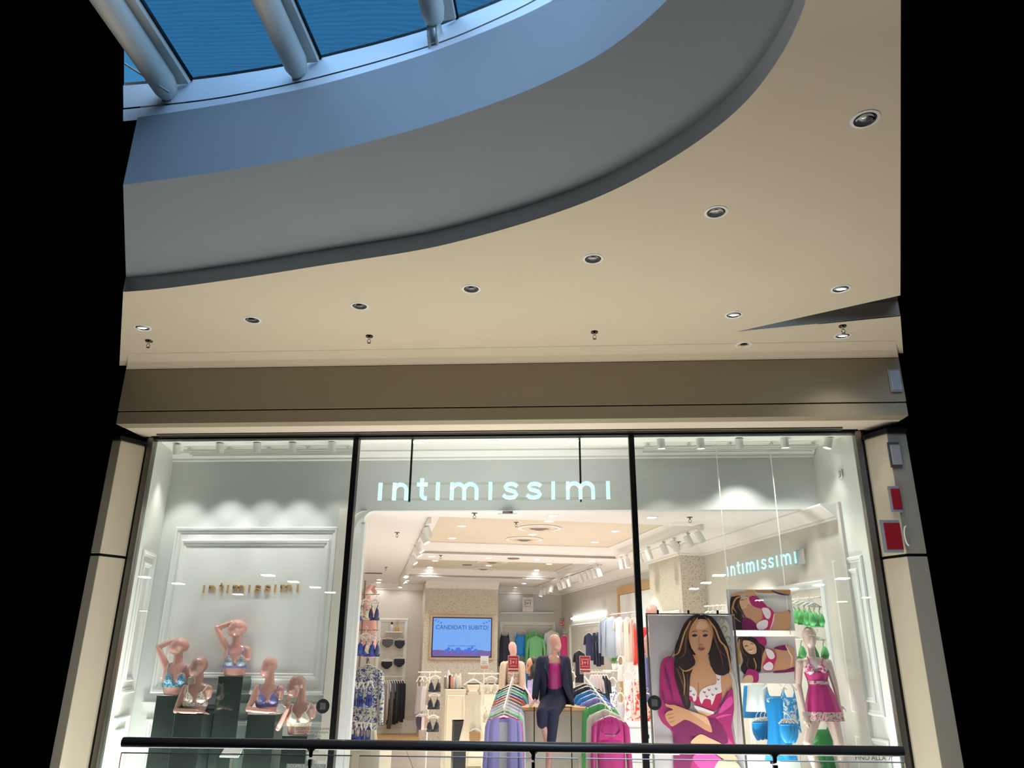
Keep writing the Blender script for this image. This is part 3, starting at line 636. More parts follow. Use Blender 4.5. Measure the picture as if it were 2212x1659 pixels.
# display-window spotlights and the white lattice they hang from
def lattice(x0, x1, y0, y1, z, label, n):
    t = thing('lighting_lattice', label, 'lighting frame', ((x0+x1)/2, (y0+y1)/2, z)); h_ = (x1-x0)/2; d = (y1-y0)/2
    for k in range(4):
        y = -d+2*d*k/3; b = MB(); b.box((0, y, 0), (2*h_, .018, .025)); b.build('rail', M_spot, t)
    for k in range(n):
        x = -h_+.05+(2*h_-.1)*k/(n-1); b = MB(); b.box((x, 0, .025), (.02, 2*d, .02)); b.build('crossbar', M_spot, t)
        b = MB(); b.box((x, -d+.05, .033), (.012, .012, .038)); b.build('hanger_rod', M_spot, t)
zt = ZD-.13
lattice(-4.80, X1-.18, YG+.42, YH-.14, ZD-.055, 'white lattice of rails under the ceiling of the left display window', 5)
lattice(X2+.2, X3-.26, YG+.42, YH-.14, ZD-.055, 'white lattice of rails under the ceiling of the right display window', 5)
for i, (x, y) in enumerate(((382,971),(475,968),(555,967),(632,967),(717,965))):
    p = atY(x, y, YG+.28); head(p, (.0, .27, -1), 'white cylinder spotlight in the left display window, %s of five from the left' % lw[i], 'spotlights in the left display window', i == 4, .047, .13, max(.06, ZD-.004-p.z), (46, 56, 42, 50, 24)[i], 66)
for i, (x, y) in enumerate(((1428,958),(1513,958),(1597,958),(1695,956),(1789,957))):
    p = atY(x, y, YG+.28); head(p, ((-.3 if i == 4 else .05), .1 if i in (0,1,3,4) else .30, -1), 'white cylinder spotlight in the right display window, %s of five from the left' % lw[i], 'spotlights in the right display window', i in (0, 1, 3, 4), .047, .13, max(.06, ZD-.004-p.z), (40, 40, 60, 60, 30)[i], 84)

# ================================================================== lettering
def ribbon(mb, pts, w, dep, o, ux, uz, out):
    n = len(pts); rings = []
    for i in range(n):
        a = Vector(pts[max(i-1, 0)]); b = Vector(pts[min(i+1, n-1)]); t = (b-a).normalized(); nr = Vector((-t.y, t.x))
        p = Vector(pts[i]); q = [p+nr*w/2, p-nr*w/2]
        rings.append([o+ux*q[0].x+uz*q[0].y, o+ux*q[1].x+uz*q[1].y, o+ux*q[1].x+uz*q[1].y+out*dep, o+ux*q[0].x+uz*q[0].y+out*dep])
    mb.loft(rings)
ARC = lambda cx, cz, r, a0, a1, n=12: [(cx+r*cos(radians(a0+(a1-a0)*k/n)), cz+r*sin(radians(a0+(a1-a0)*k/n))) for k in range(n+1)]
def glyph(c):
    if c == 'i': return [[(.1, 0), (.1, 1)]]
    if c == 'n': return [[(.1, 0), (.1, 1)], ARC(.45, .55, .35, 180, 0)+[(.80, 0)]]
    if c == 'm': return [[(.1, 0), (.1, 1)], ARC(.455, .55, .355, 180, 0)+[(.81, 0)], ARC(1.165, .55, .355, 180, 0)+[(1.52, 0)]]
    if c == 't': return [[(.28, 1.25), (.28, .32)]+ARC(.50, .32, .22, 180, 270, 6)+[(.58, .10)], [(0, .90), (.60, .90)]]
    if c == 's': return [[(.84, .76), (.70, .87), (.48, .90), (.27, .86), (.17, .72), (.25, .58), (.47, .51), (.70, .44), (.80, .29), (.70, .15), (.47, .10), (.22, .13), (.06, .25)]]
WORD = [('i', 0), ('n', .83), ('t', 2.24), ('i', 3.35), ('m', 4.17), ('i', 6.38), ('s', 7.17), ('s', 8.52), ('i', 9.97), ('m', 10.8), ('i', 13.07)]
def word(parent, o, ux, uz, out, s, dep, material, w=.20):
    for c, x in WORD:
        b = MB()
        for st in glyph(c): ribbon(b, [((x+a)*s, z*s) for a, z in st], w*s, dep, o, ux, uz, out)
        b.build('letter', material, parent)
M_led = mat('led_letter', (200, 255, 252), .4, emit=1.15, ecol=(.42, 1.0, .97, 1))
M_gold = mat('gold_letter', (206, 168, 116), .4, .1)
M_acryl = glass_mat('acrylic', (.95, .96, .96, 1), 1.3)
Z_ = Vector((0, 0, 1))
YS = YG+.12
A = atY(815.5, 1080, YS); B = atY(1318.6, 1077, YS); ux = (B-A).normalized(); s = (B-A).length/13.28
t = thing('hanging_sign', 'illuminated pale turquoise letters reading intimissimi hanging over the shop entrance', 'sign', (0, 0, 0))
word(t, A, ux, Z_, Vector((0, 1, 0)), s, .03, M_led)
for dz, nm in ((0.01, 0), (.92, 0)):
    b = MB(); b.hexa([A+Vector((0, .035, dz*s-.005)), B+Vector((0, .035, dz*s-.005)), B+Vector((0, .045, dz*s-.005)), A+Vector((0, .045, dz*s-.005)), A+Vector((0, .035, dz*s+.02)), B+Vector((0, .035, dz*s+.02)), B+Vector((0, .045, dz*s+.02)), A+Vector((0, .045, dz*s+.02))])
    b.build('acrylic_bar', M_acryl, t)
for x in (884, 1255):
    p = atY(x, 1084, YS+.06); b = MB(); b.box((p.x, p.y, (ZD+p.z)/2), (.022, .022, ZD-p.z)); b.build('rod', M_dark, t)
# gold letters on the back wall of the left window
A = atY(438, 1281, YH-.012); B = atY(644, 1279.5, YH-.012); ux = (B-A).normalized(); s = (B-A).length/13.28
t = thing('wall_lettering', 'gold letters reading intimissimi on the white panel of the left window', 'sign', (0, 0, 0))
word(t, A+Vector((0, -.02, 0)), ux, Z_*1.04, Vector((0, 1, 0)), s, .03, M_gold, .17)
# lit sign on the right wall
A = atU(1571, 1245, UR-.10); B = atU(1720, 1217, UR-.10); ux = (B-A).normalized(); s = (B-A).length/13.28
print('right sign', A, B, s, (B-A).length)
t = thing('wall_sign', 'glowing blue-white letters reading intimissimi on the right wall inside', 'sign', (0, 0, 0))
zz = (atU(1716, 1192, UR-.10)-atU(1716, 1217.5, UR-.10)).z
ub = ux.copy(); ub.z = 0; ub.normalize()
A.z = B.z = (A.z+B.z)/2
word(t, A, ub, Z_*(zz/s), CU, s, .012, mat('led_blue', (190, 235, 255), .4, emit=1.1, ecol=(.35, .85, 1, 1)), .15)
b = MB(); P_ = [B-ub*.5*s+CU*.03, B+ub*1.0*s+CU*.03, B+ub*1.0*s+CU*.04, B-ub*.5*s+CU*.04]; b.prism([p+Vector((0, 0, -.02)) for p in P_], (0, 0, zz+.04)); b.build('back_plate', mat('sign_plate', (178, 174, 168), .5), t)
# ordinary text
def text(txt, parent, o, ux, uz, size, material, align='CENTER', dep=.0005, name='lettering', sx=1.0):
    cu = bpy.data.curves.new(name, 'FONT'); cu.body = txt; cu.size = size; cu.align_x = align; cu.extrude = dep; cu.resolution_u = 3
    ob = bpy.data.objects.new(name+'_tmp', cu); COL.objects.link(ob)
    me = bpy.data.meshes.new_from_object(ob); me.materials.clear(); me.materials.append(material)
    bpy.data.objects.remove(ob)
    ux = Vector(ux).normalized(); uz = Vector(uz).normalized(); n = ux.cross(uz)
    mtx = Matrix(((ux.x*sx, uz.x, n.x, o[0]), (ux.y*sx, uz.y, n.y, o[1]), (ux.z*sx, uz.z, n.z, o[2]), (0, 0, 0, 1)))
    me.transform(mtx); r = bpy.data.objects.new(name, me); COL.objects.link(r); r.parent = parent
    if parent is not None: me.transform(Matrix.Translation(-Vector(parent.location)) if not parent.rotation_euler.z else (parent.matrix_basis.inverted()))
    return r
# ================================================================== figures
M_skinp = mat('mannequin_pink', (228, 168, 156), .14, coat=1)
M_skinb = mat('mannequin_brown_pink', (186, 140, 128), .16, coat=.6)
M_skinl = mat('mannequin_pale', (206, 178, 168), .25, coat=.4)
def rgb(*c): return c
class Fig:
    def __init__(s, Y): s.Y = Y; s.k = (atY(1010, 1450, Y)-atY(1000, 1450, Y)).x/10
    def P(s, px, py, dy=0): return atY(px, py, s.Y+dy)
    def ring(s, py, xl, xr, ry, dy=0, n=24, grow=0, fold=0, k=0):
        a, b = atY(xl, py, s.Y+dy), atY(xr, py, s.Y+dy); c = (a+b)/2; rx = (b.x-a.x)/2+grow; out = []
        for i in range(n):
            w = 2*pi*i/n; f = 1+fold*sin(k*w+.7)
            cx, sy = cos(w), sin(w)
            out.append(Vector((c.x + rx*cx*f, c.y + (ry+grow)*sy*f, c.z)))
        return out
    def torso(s, mb, rings, **k): mb.loft([s.ring(*r, **k) for r in rings])
    def limb(s, mb, pts, rads, n=12):
        Q = [s.P(*p) for p in pts]
        # denser path so that the joints stay round
        path, rr_ = [], []
        for i in range(len(Q)-1):
            for j in range(4):
                f = j/4; path.append(Q[i].lerp(Q[i+1], f)); rr_.append(rads[i]*(1-f)+rads[i+1]*f)
        path.append(Q[-1]); rr_.append(rads[-1])
        mb.tube(path, rr_, n)
        for q, r in zip(Q, rads): mb.ell(q, (r, r, r), nu=12, nv=8)
    def head(s, mb, crown, chin, w, dy=0, turn=0.0, nose=True):
        A, B = s.P(*crown, dy), s.P(*chin, dy); ax = (A-B); L = ax.length; ax.normalize(); hw = w*s.k/2
        side = Vector((cos(turn), sin(turn), 0)); side = (side-ax*side.dot(ax)).normalized(); fr = side.cross(ax).normalized()
        if fr.y > 0: fr = -fr
        fr = (fr + Vector((sin(turn), 0, 0))*0).normalized()
        R = Matrix((side, -fr, ax)).transposed()
        mb.ell(B+ax*L*.62-fr*-.0-fr*(.012), (hw*1.06, hw*1.24, L*.42), R, 20, 14)
        mb.ell(B+ax*L*.38+fr*.012, (hw*.90, hw*1.04, L*.42), R, 18, 12)
        if nose:
            mb.tube([B+ax*L*.54+fr*(hw*1.02), B+ax*L*.36+fr*(hw*1.20)], [.007, .013], 8)
            mb.ell(B+ax*L*.345+fr*hw*1.12, (.015, .014, .010), R, 8, 6)
            mb.ell(B+ax*L*.20+fr*hw*.93, (.022, .012, .010), R, 8, 6)
            mb.ell(B+ax*L*.56+fr*hw*.98, (.045, .014, .012), R, 8, 6)
        for sg in (-1, 1): mb.ell(B+ax*L*.44+side*sg*hw*.93-fr*.010, (.008, .017, .030), R, 8, 6)
        return A, B, ax, L, hw, side, fr
    def hand(s, mb, wrist, tip, dy0=0, dy1=0, size=.17, up=(0, 0, 1), curl=.25):
        A = s.P(*wrist, dy0); B = s.P(*tip, dy1); d = (B-A).normalized(); u = Vector(up); sd = d.cross(u).normalized(); nn_ = sd.cross(d).normalized()
        L = size; R = Matrix((sd, d, nn_)).transposed()
        mb.ell(A+d*L*.28, (.036, L*.30, .014), R, 12, 8)
        for i, (o, l) in enumerate(((-.027, .78), (-.009, .90), (.009, .86), (.026, .70))):
            b0 = A+d*L*.46+sd*o; j1 = b0+d*L*(l-.46)*.5-nn_*.004; j2 = A+d*L*l+sd*o*1.25-nn_*L*curl*.35
            mb.tube([b0, j1, j2], [.0085, .008, .0065], 8); mb.ell(j2, (.0065,)*3, nu=8, nv=6)
        t0 = A+d*L*.14+sd*-.028; t1 = t0+d*L*.20-sd*.030; t2 = t1+d*L*.17-sd*.006-nn_*.01
        mb.tube([t0, t1, t2], [.011, .009, .007], 8); mb.ell(t2, (.007,)*3, nu=8, nv=6)

def bra_on(f, t, torso, cups, M_cup, M_band, band, straps, pad=.062, M_edge=None):
    # torso band
    b = MB(); b.smooth = True
    r0_ = [f.ring(*r, grow=.006) for r in band]; b.loft(r0_, True, False)
    o = b.build('bra_band', M_band, t)
    for i, (cx, cy, ang) in enumerate(cups):
        b = MB(); b.smooth = True
        # a three-cornered cup: domed fan between its outline and its centre
        c = f.P(cx, cy, -.0); k = f.k
        out = [(-12, 5), (-8, 9.5), (2, 10.5), (11, 8), (12, 2), (9, -4), (5, -10), (2, -14.5), (-1, -12), (-8, -4), (-12, 0)]
        sg = 1 if ang > 0 else -1
        NR_ = 5; rings = []
        for j in range(NR_+1):
            q = j/NR_; rr_ = []
            for (x, y) in out:
                X = cx+sg*x*q; Y = cy+y*q; bul = (1-q*q)
                rr_.append(f.P(X, Y, -(band[0][3]+.034) - pad*bul*.60 + .030*q*q*(abs(x)/9.5)**2))
            rings.append(rr_)
        b.loft(rings, True, True); b.build('bra_cup', M_cup, t)
    for s_ in straps:
        b = MB(); b.tube([f.P(*p) for p in s_], .0045, 6); b.build('bra_strap', M_edge or M_band, t)

M_mirror = mat('mirror_plinth', (112, 126, 122), .10, .82, noise=.25, nscale=3)
def plinth(x0, x1, py, Y, label, rz=.0, M=None):
    a, b2 = atY(x0, py, Y), atY(x1, py, Y); w = b2.x-a.x; z = a.z-.002
    t = thing('mirrored_plinth', label, 'plinth', ((a.x+b2.x)/2, Y+.06, 0), rz, None)
    b = MB(); b.box((0, 0, z/2), (w, w*.9, z)); b.build('body', M or M_mirror, t, bevel=.004)
    b = MB(); b.box((0, 0, z-.003), (w+.004, w*.9+.004, .008)); b.build('top', M_mirror, t)
    return z
def fabric(name, col, spot_=None, sc=60, thr=.5, rough=.6, sheen=.08, dist=0):
    if name in MATS: return MATS[name]
    M = mat(name, col, rough, sheen=sheen)
    if spot_:
        nt = M.node_tree; tc = nt.nodes.new('ShaderNodeTexCoord'); nz = nt.nodes.new('ShaderNodeTexNoise'); nz.inputs['Scale'].default_value = sc; nz.inputs['Detail'].default_value = 2
        nz.inputs['Distortion'].default_value = dist
        rp = nt.nodes.new('ShaderNodeValToRGB'); rp.color_ramp.interpolation = 'LINEAR'; e = rp.color_ramp.elements
        e[0].position = thr-.02; e[0].color = srgb(*col); e[1].position = thr+.02; e[1].color = srgb(*spot_)
        nt.links.new(tc.outputs['Object'], nz.inputs['Vector']); nt.links.new(nz.outputs['Fac'], rp.inputs[0]); nt.links.new(rp.outputs[0], nt.nodes['Principled BSDF'].inputs['Base Color'])
    return M
M_b1 = fabric('bra_teal_lace', (30, 120, 165), (150, 190, 190), 55, .52)
M_b2 = fabric('bra_grey_lace', (110, 125, 140), (185, 190, 190), 90, .5)
M_b3 = fabric('bra_floral', (224, 214, 204), (110, 90, 95), 75, .57)
M_b4 = fabric('bra_lilac', (104, 104, 170), (130, 128, 180), 60, .5)
M_b5 = fabric('bra_cream', (196, 194, 168), (210, 208, 188), 60, .5)
M_e1 = fabric('edge_blue', (70, 120, 190)); M_e2 = fabric('edge_lilac', (120, 130, 190)); M_e3 = fabric('edge_cream', (230, 222, 200))

def bust(label, Y, skin, rings, neck, head, arm, stump, cups, M_cup, M_band, band, straps, hand, M_edge=None, turn=-.5):
    f = Fig(Y); t = thing('bust_mannequin', label, 'mannequin', (0, 0, 0), 0, None)
    b = MB(); f.torso(b, rings); f.limb(b, neck, [.054, .050]); A = f.head(b, *head, turn=turn, nose=False)
    f.limb(b, arm[0], arm[1]); f.limb(b, stump, [.045, .036])
    for cx, cy, s_ in cups: b.ell(f.P(cx, cy, -rings[2][3]*.72), (.056, .052, .056))
    if hand: f.hand(b, *hand[0], **hand[1])
    o = b.build('body', skin, t, mods=remesh(.0075, 6))
    bra_on(f, t, rings, cups, M_cup, M_band, band, straps, M_edge=M_edge)
    return t
bust('pink bust mannequin with raised arm and teal lace bra, leftmost of the window busts', 9.12, M_skinp,
     [(1501,354,397,.070),(1482,352,403,.080),(1468,351,405,.088),(1452,353,405,.085),(1442,357,408,.070),(1436,361,408,.055),(1431,370,398,.042)],
     [(384,1432),(386,1410)], ((397,1380),(375,1412),33), ([(360,1441,0),(341,1398,.03),(379,1383,.08)], [.044,.034,.026]), [(403,1443,0),(407,1456,.01)],
     [(364,1467,-1),(391,1467,1)], M_b1, M_b1, [(1484,352,403,.082),(1476,351,404,.086)], [[(362,1456,-.10),(363,1445,-.085),(366,1434,-.05)],[(393,1456,-.10),(398,1445,-.08),(403,1437,-.05)]], (((378,1383),(392,1381)), dict(dy0=.09, dy1=.10, size=.13)), M_e1, turn=-.6)
bust('pink bust mannequin with raised arm and glittery grey bra on the tallest mirrored plinth', 9.20, M_skinp,
     [(1460,484,528,.072),(1441,483,531,.080),(1429,483,532,.088),(1413,484,535,.085),(1404,487,538,.070),(1398,492,538,.055),(1392,500,524,.042)],
     [(510,1395),(512,1374)], ((522,1341),(501,1374),33), ([(490,1402,0),(469,1357,.03),(508,1343,.08)], [.044,.034,.026]), [(533,1404,0),(537,1420,.01)],
     [(494,1428,-1),(520,1428,1)], M_b2, M_e2, [(1443,483,531,.082),(1436,483,531,.085)], [[(494,1416,-.10),(494,1406,-.085),(496,1396,-.05)],[(522,1416,-.10),(526,1406,-.085),(530,1398,-.05)]], (((508,1343),(520,1341)), dict(dy0=.09, dy1=.10, size=.13)), M_e2, turn=-.6)
bust('brown-pink bust mannequin leaning on its forearm in a floral cream bra', 8.98, M_skinb,
     [(1541,398,442,.066),(1527,396,446,.072),(1510,395,448,.088),(1496,395,451,.084),(1487,397,458,.068),(1481,402,458,.055),(1476,414,444,.042)],
     [(429,1476),(430,1455)], ((435,1420),(420,1463),31), ([(400,1486,0),(380,1535,-.06),(424,1537,-.17)], [.040,.032,.024]), [(452,1489,0),(450,1503,.01)],
     [(407,1508,-1),(433,1508,1)], M_b3, M_b3, [(1525,396,446,.074),(1517,395,447,.080)], [[(406,1497,-.10),(405,1487,-.085),(407,1478,-.05)],[(435,1497,-.10),(443,1487,-.08),(449,1480,-.05)]], (((424,1537),(456,1540)), dict(dy0=-.17, dy1=-.17, size=.17)), M_e3, turn=-.35)
bust('pink bust mannequin leaning on its forearm in a lilac bra', 8.98, M_skinp,
     [(1541,555,596,.066),(1527,554,598,.072),(1511,553,602,.088),(1497,554,605,.084),(1488,556,611,.068),(1482,561,610,.055),(1476,572,598,.042)],
     [(582,1476),(583,1455)], ((586,1420),(574,1463),30), ([(557,1486,0),(536,1532,-.06),(579,1537,-.17)], [.040,.032,.024]), [(606,1490,0),(605,1506,.01)],
     [(565,1510,-1),(590,1510,1)], M_b4, M_b4, [(1526,554,598,.074),(1517,553,600,.080)], [[(564,1498,-.10),(560,1488,-.085),(562,1478,-.05)],[(592,1498,-.10),(598,1488,-.08),(602,1480,-.05)]], (((579,1537),(609,1539)), dict(dy0=-.17, dy1=-.17, size=.17)), M_b4, turn=-.35)
bust('pink bust mannequin with a hand raised to its chin in a cream bra', 8.92, M_skinb,
     [(1587,622,669,.066),(1567,621,671,.074),(1551,621,672,.088),(1537,626,674,.084),(1528,630,679,.068),(1521,635,678,.055),(1515,642,668,.042)],
     [(651,1516),(651,1494)], ((646,1460),(632,1505),32), ([(630,1530,0),(601,1573,-.06),(622,1530,-.16)], [.040,.031,.022]), [(673,1530,0),(675,1546,.01)],
     [(632,1551,-1),(657,1551,1)], M_b5, M_b5, [(1568,621,671,.076),(1559,621,672,.082)], [[(631,1539,-.10),(630,1530,-.085),(634,1520,-.05)],[(660,1539,-.10),(666,1530,-.08),(670,1520,-.05)]], (((622,1530),(622,1505)), dict(dy0=-.16, dy1=-.14, size=.15, up=(.3,-1,0))), M_e3, turn=-.7)
plinth(346, 402, 1501.5, 9.12, 'dark mirrored plinth under the leftmost bust mannequin')
plinth(478, 531, 1460.5, 9.20, 'tallest dark mirrored plinth, under the bust in the grey bra')
plinth(386, 447, 1542, 8.96, 'dark mirrored plinth under the bust in the floral bra')
plinth(541, 601, 1542, 8.96, 'dark mirrored plinth under the bust in the lilac bra')
plinth(614, 668, 1588, 8.90, 'shortest mirrored plinth, under the bust in the cream bra')
# small white tilted card stand and paper box low in the window
t = thing('card_stand', 'small tilted white card on a stand low in the left window', 'stand', atY(500, 1626, 8.86)); 
b = MB(); b.box((0, 0, 0), (.21, .012, .13), Matrix.Rotation(-1.0, 3, 'X')); b.build('card', M_white, t)
b = MB(); b.box((0, .03, -t.location.z/2-.03), (.03, .02, t.location.z-.06)); b.build('stand_post', M_steel, t)
t = thing('notice_board', 'small grey notice on the glass reading SCOPRI IL NOSTRO low in the left window', 'notice', atY(661, 1657, YG-.016))
b = MB(); b.box((0, 0, -.03), (.42, .006, .12)); b.build('panel', mat('grey_plate', (110, 115, 112), .4), t)
text('SCOPRI IL NOSTRO', t, t.location+Vector((0, -.004, -.006)), (1, 0, 0), Z_, .045, mat('pale_print', (170, 176, 172), .5))
t = thing('paper_notice', 'pale leaflet on the glass at the bottom of the left window beside the mullion', 'notice', atY(683, 1634, YG-.016))
b = MB(); b.box((0, 0, 0), (.20, .005, .075)); b.build('panel', mat('leaflet', (176, 172, 158), .5), t)
M_ink = mat('dark_print', (70, 66, 62), .5)
t = thing('window_lettering', 'dark lettering on the glass reading SCOPRI IL PROGRAMMA and 10€ beside the mullion', 'lettering', atY(676, 1590, YG-.010))
o0 = atY(677, 1577, YG-.010)
for txt, dz, sz in (('SCOPRI IL PROGRAMMA', 0, .036), ('FEDELTÀ MY INTIMISSIMI', -.032, .030), ('1 COUPON DA', -.068, .026), ('10€', -.16, .11)):
    text(txt, t, o0+Vector((0, 0, dz)), (1, 0, 0), Z_, sz, M_ink)
t = thing('window_lettering', 'dark lettering on the glass reading FINO ALLA 7ª at the lower right', 'lettering', atY(1888, 1642, YG-.010))
text('FINO ALLA 7ª', t, atY(1888, 1642, YG-.010), (1, 0, 0), Z_, .062, M_ink)
for x, y, l in ((697.5, 1525.5, 'round black sticker on the glass at the right of the left window'), (1414, 1518, 'round black sticker on the glass in front of the large poster')):
    p = atY(x, y, YG-.010); t = thing('round_sticker', l, 'sticker', p)
    b = MB(); b.lathe((0, 0, 0), [(.0005, 0), (.073, 0), (.073, .003), (.0005, .003)], 36, axis=(0, -1, 0)); b.build('disc', mat('sticker_black', (22, 22, 24), .4), t)
    b = MB(); b.box((0, -.0045, 0), (.062, .002, .068)); b.build('square', mat('sticker_grey', (70, 72, 74), .5), t)

# ---------------------------------------------------------------- standing mannequin in the right window
f = Fig(9.02); t = thing('standing_mannequin', 'pale full-body mannequin in a magenta lace babydoll in the right window', 'mannequin', (0, 0, 0))
b = MB()
f.torso(b, [(1552,1750,1806,.075),(1532,1744,1809,.095),(1508,1745,1804,.10),(1488,1748,1792,.085),(1472,1748,1785,.075),(1458,1743,1786,.08),(1444,1738,1788,.09),(1434,1733,1789,.075),(1426,1728,1786,.058),(1420,1738,1776,.045)])
f.limb(b, [(1756,1421,0),(1752,1396,-.01)], [.040,.036]); hd = f.head(b, (1747,1355), (1750,1399), 27, turn=0)
f.limb(b, [(1727,1431,0),(1725,1480,.02),(1737,1534,-.06)], [.042,.032,.022]); f.hand(b, (1737,1534), (1745,1570), dy0=-.06, dy1=-.10, size=.18, up=(0,-1,.2))
f.limb(b, [(1789,1432,0),(1804,1482,.04),(1812,1522,.10)], [.042,.032,.022]); f.hand(b, (1812,1522), (1816,1545), dy0=.10, dy1=.12, size=.16, up=(0,-1,0))
f.limb(b, [(1760,1540,0),(1745,1603,-.05),(1763,1655,.0),(1776,1692,.04)], [.080,.052,.050,.032]); f.limb(b, [(1794,1540,0),(1812,1605,-.02),(1824,1655,.02),(1833,1690,.05)], [.080,.052,.050,.032])
for p in ((1774,1697,.0),(1833,1696,.0)): q = f.P(*p); b.ell(q+Vector((0, -.05, -.01)), (.04, .11, .035))
for cx in (1750, 1774): b.ell(f.P(cx, 1446, -.055), (.05, .045, .05))
b.build('body', M_skinl, t, mods=remesh(.006, 3))
M_mag = fabric('magenta_tulle', (178, 42, 112), rough=.45); M_lace = fabric('lace_trim', (196, 168, 160), (150, 60, 100), 60, .56)
b = MB(); b.smooth = True
rr = [(1452,1738,1789,.10),(1462,1742,1787,.094),(1474,1747,1786,.086),(1484,1748,1792,.095),(1500,1745,1801,.11),(1518,1742,1808,.125),(1537,1741,1816,.14)]
b.loft([f.ring(*r, n=64, grow=.006, fold=.004*i, k=11) for i, r in enumerate(rr)], True, False); b.build('babydoll_skirt', M_mag, t)
b = MB(); b.smooth = True; b.loft([f.ring(1536.5,1741,1816,.142,n=64,grow=.008,fold=.024,k=11), f.ring(1546,1741,1819,.147,n=64,grow=.009,fold=.03,k=11), f.ring(1556,1740,1822,.152,n=64,grow=.010,fold=.04,k=11)], True, False); b.build('hem_lace', M_lace, t)
b = MB(); b.smooth = True; b.loft([f.ring(1470,1746,1787,.092,n=32,grow=.010), f.ring(1478,1748,1789,.094,n=32,grow=.012)], True, False); b.build('waist_lace', M_lace, t)
M_lc = fabric('lace_cup', (196, 56, 122), (214, 196, 190), 40, .5)
for cx, sg in ((1750, -1), (1774, 1)):
    b = MB(); b.smooth = True; b.ell(f.P(cx, 1446, -.062), (.056, .05, .056)); b.build('lace_cup', M_lc, t)
    b = MB(); b.tube([f.P(cx, 1436, -.10), f.P(cx+sg*2, 1427, -.075), f.P(cx+sg*6, 1418.5, -.035)], .006, 6); b.build('shoulder_strap', M_mag, t)
zp = f.P(1774, 1703).z
b = MB(); b.box((f.P(1785, 1700).x, 9.02, (zp-.02)/2), (.62, .5, zp-.022)); b.build('display_plinth', M_white, label='white display plinth under the standing mannequin', cat='plinth', bevel=.005)

# ---------------------------------------------------------------- seated mannequin on the high table
f = Fig(10.75); f2 = f; t = thing('seated_mannequin', 'seated mannequin in a navy trouser suit and magenta top on the high table', 'mannequin', (0, 0, 0))
b = MB()
f.torso(b, [(1521,1178,1220,.10),(1508,1179,1221,.10),(1490,1183,1214,.08),(1472,1182,1215,.085),(1450,1180,1217,.095),(1434,1174,1221,.08),(1424,1172,1220,.06),(1416,1188,1208,.045)])
f.limb(b, [(1198,1420,0),(1198,1402,.0)], [.046,.042]); hd = f.head(b, (1197,1371), (1203,1408), 23, turn=.6)
f.limb(b, [(1167,1427,0),(1160,1470,-.03),(1157,1508,-.10)], [.048,.036,.025]); f.hand(b, (1157,1510), (1146,1523), dy0=-.12, dy1=-.22, size=.19, up=(0,0,1))
f.limb(b, [(1224,1427,0),(1230,1472,.05),(1231,1512,.08)], [.048,.036,.025])
f.limb(b, [(1186,1514,0),(1171,1541,-.42),(1181,1597,-.38),(1187,1640,-.34),(1187,1664,-.34)], [.085,.060,.042,.035,.028]); f.limb(b, [(1208,1514,0),(1196,1541,-.42),(1189,1600,-.40),(1184,1650,-.36),(1183,1668,-.36)], [.085,.060,.046,.036,.028])
for p in ((1187,1672,-.40),(1183,1676,-.42)): b.ell(f.P(*p), (.035, .09, .03))
b.build('body', M_skinb, t, mods=remesh(.010, 5))
M_navy = fabric('navy_suit', (22, 28, 54), rough=.85, sheen=0); M_magc = fabric('magenta_satin', (160, 38, 110), rough=.35)
b = MB()
f.torso(b, [(1523,1176,1222,.115),(1508,1177,1223,.115),(1490,1180,1219,.10),(1484,1181,1218,.098)])
f.limb(b, [(1186,1513,0),(1171,1541,-.42),(1171,1562,-.42)], [.105,.078,.068]); f.limb(b, [(1208,1513,0),(1196,1541,-.42),(1191,1600,-.41)], [.105,.078,.060])
b.build('trousers', M_navy, t, mods=remesh(.012, 6))
b = MB(); b.smooth = True
b.loft([f.ring(*r, n=40, grow=.012, fold=.008, k=9) for r in [(1488,1184,1213,.088),(1472,1183,1214,.095),(1452,1182,1216,.112),(1440,1182,1216,.110),(1433,1183,1213,.090)]], True, False)
b.build('cami_top', M_magc, t)
for a_ in ([(1186,1436,-.10),(1184,1424,-.075),(1183,1416,-.03)], [(1211,1436,-.10),(1213,1424,-.075),(1213,1416,-.03)]):
    b = MB(); b.tube([f.P(*p) for p in a_], .005, 6); b.build('cami_strap', M_magc, t)
# blazer: open shell round the back with two front panels, lapels and sleeves
def openring(py, xl, xr, ry, g0, g1, n=26, grow=0):      # ring open at the front between angles g0..g1
    a, c_ = atY(xl, py, f.Y), atY(xr, py, f.Y); c = (a+c_)/2; rx = (c_.x-a.x)/2
    A0 = radians(-90+g1); A1 = radians(270-g0); return [Vector((c.x+(rx+grow)*cos(A0+(A1-A0)*i/n), c.y+(ry+grow)*sin(A0+(A1-A0)*i/n), c.z)) for i in range(n+1)]
rows = [(1417,1178,1216,.055,34,30),(1422,1168,1223,.08,36,34),(1436,1166,1225,.115,34,32),(1455,1168,1226,.13,33,32),(1480,1170,1227,.13,34,34),(1500,1168,1232,.135,40,44),(1512,1168,1236,.14,50,52),(1523,1172,1238,.14,66,60)]
b = MB(); b.smooth = True
ro = [openring(*r, grow=.02) for r in rows]; ri = [openring(*r, grow=.008) for r in rows]
b.loft([o_+i_[::-1] for o_, i_ in zip(ro, ri)], True, True); b.build('blazer', M_navy, t)
b = MB()
f.limb(b, [(1169,1428,0),(1160,1470,-.02),(1156,1506,-.09)], [.066,.056,.046]); f.limb(b, [(1222,1428,0),(1229,1475,.04),(1232,1514,.07)], [.066,.056,.046]); b.build('blazer_sleeves', M_navy, t, mods=remesh(.012, 4))
M_navy2 = fabric('navy_lapel', (28, 35, 64), rough=.8, sheen=0)
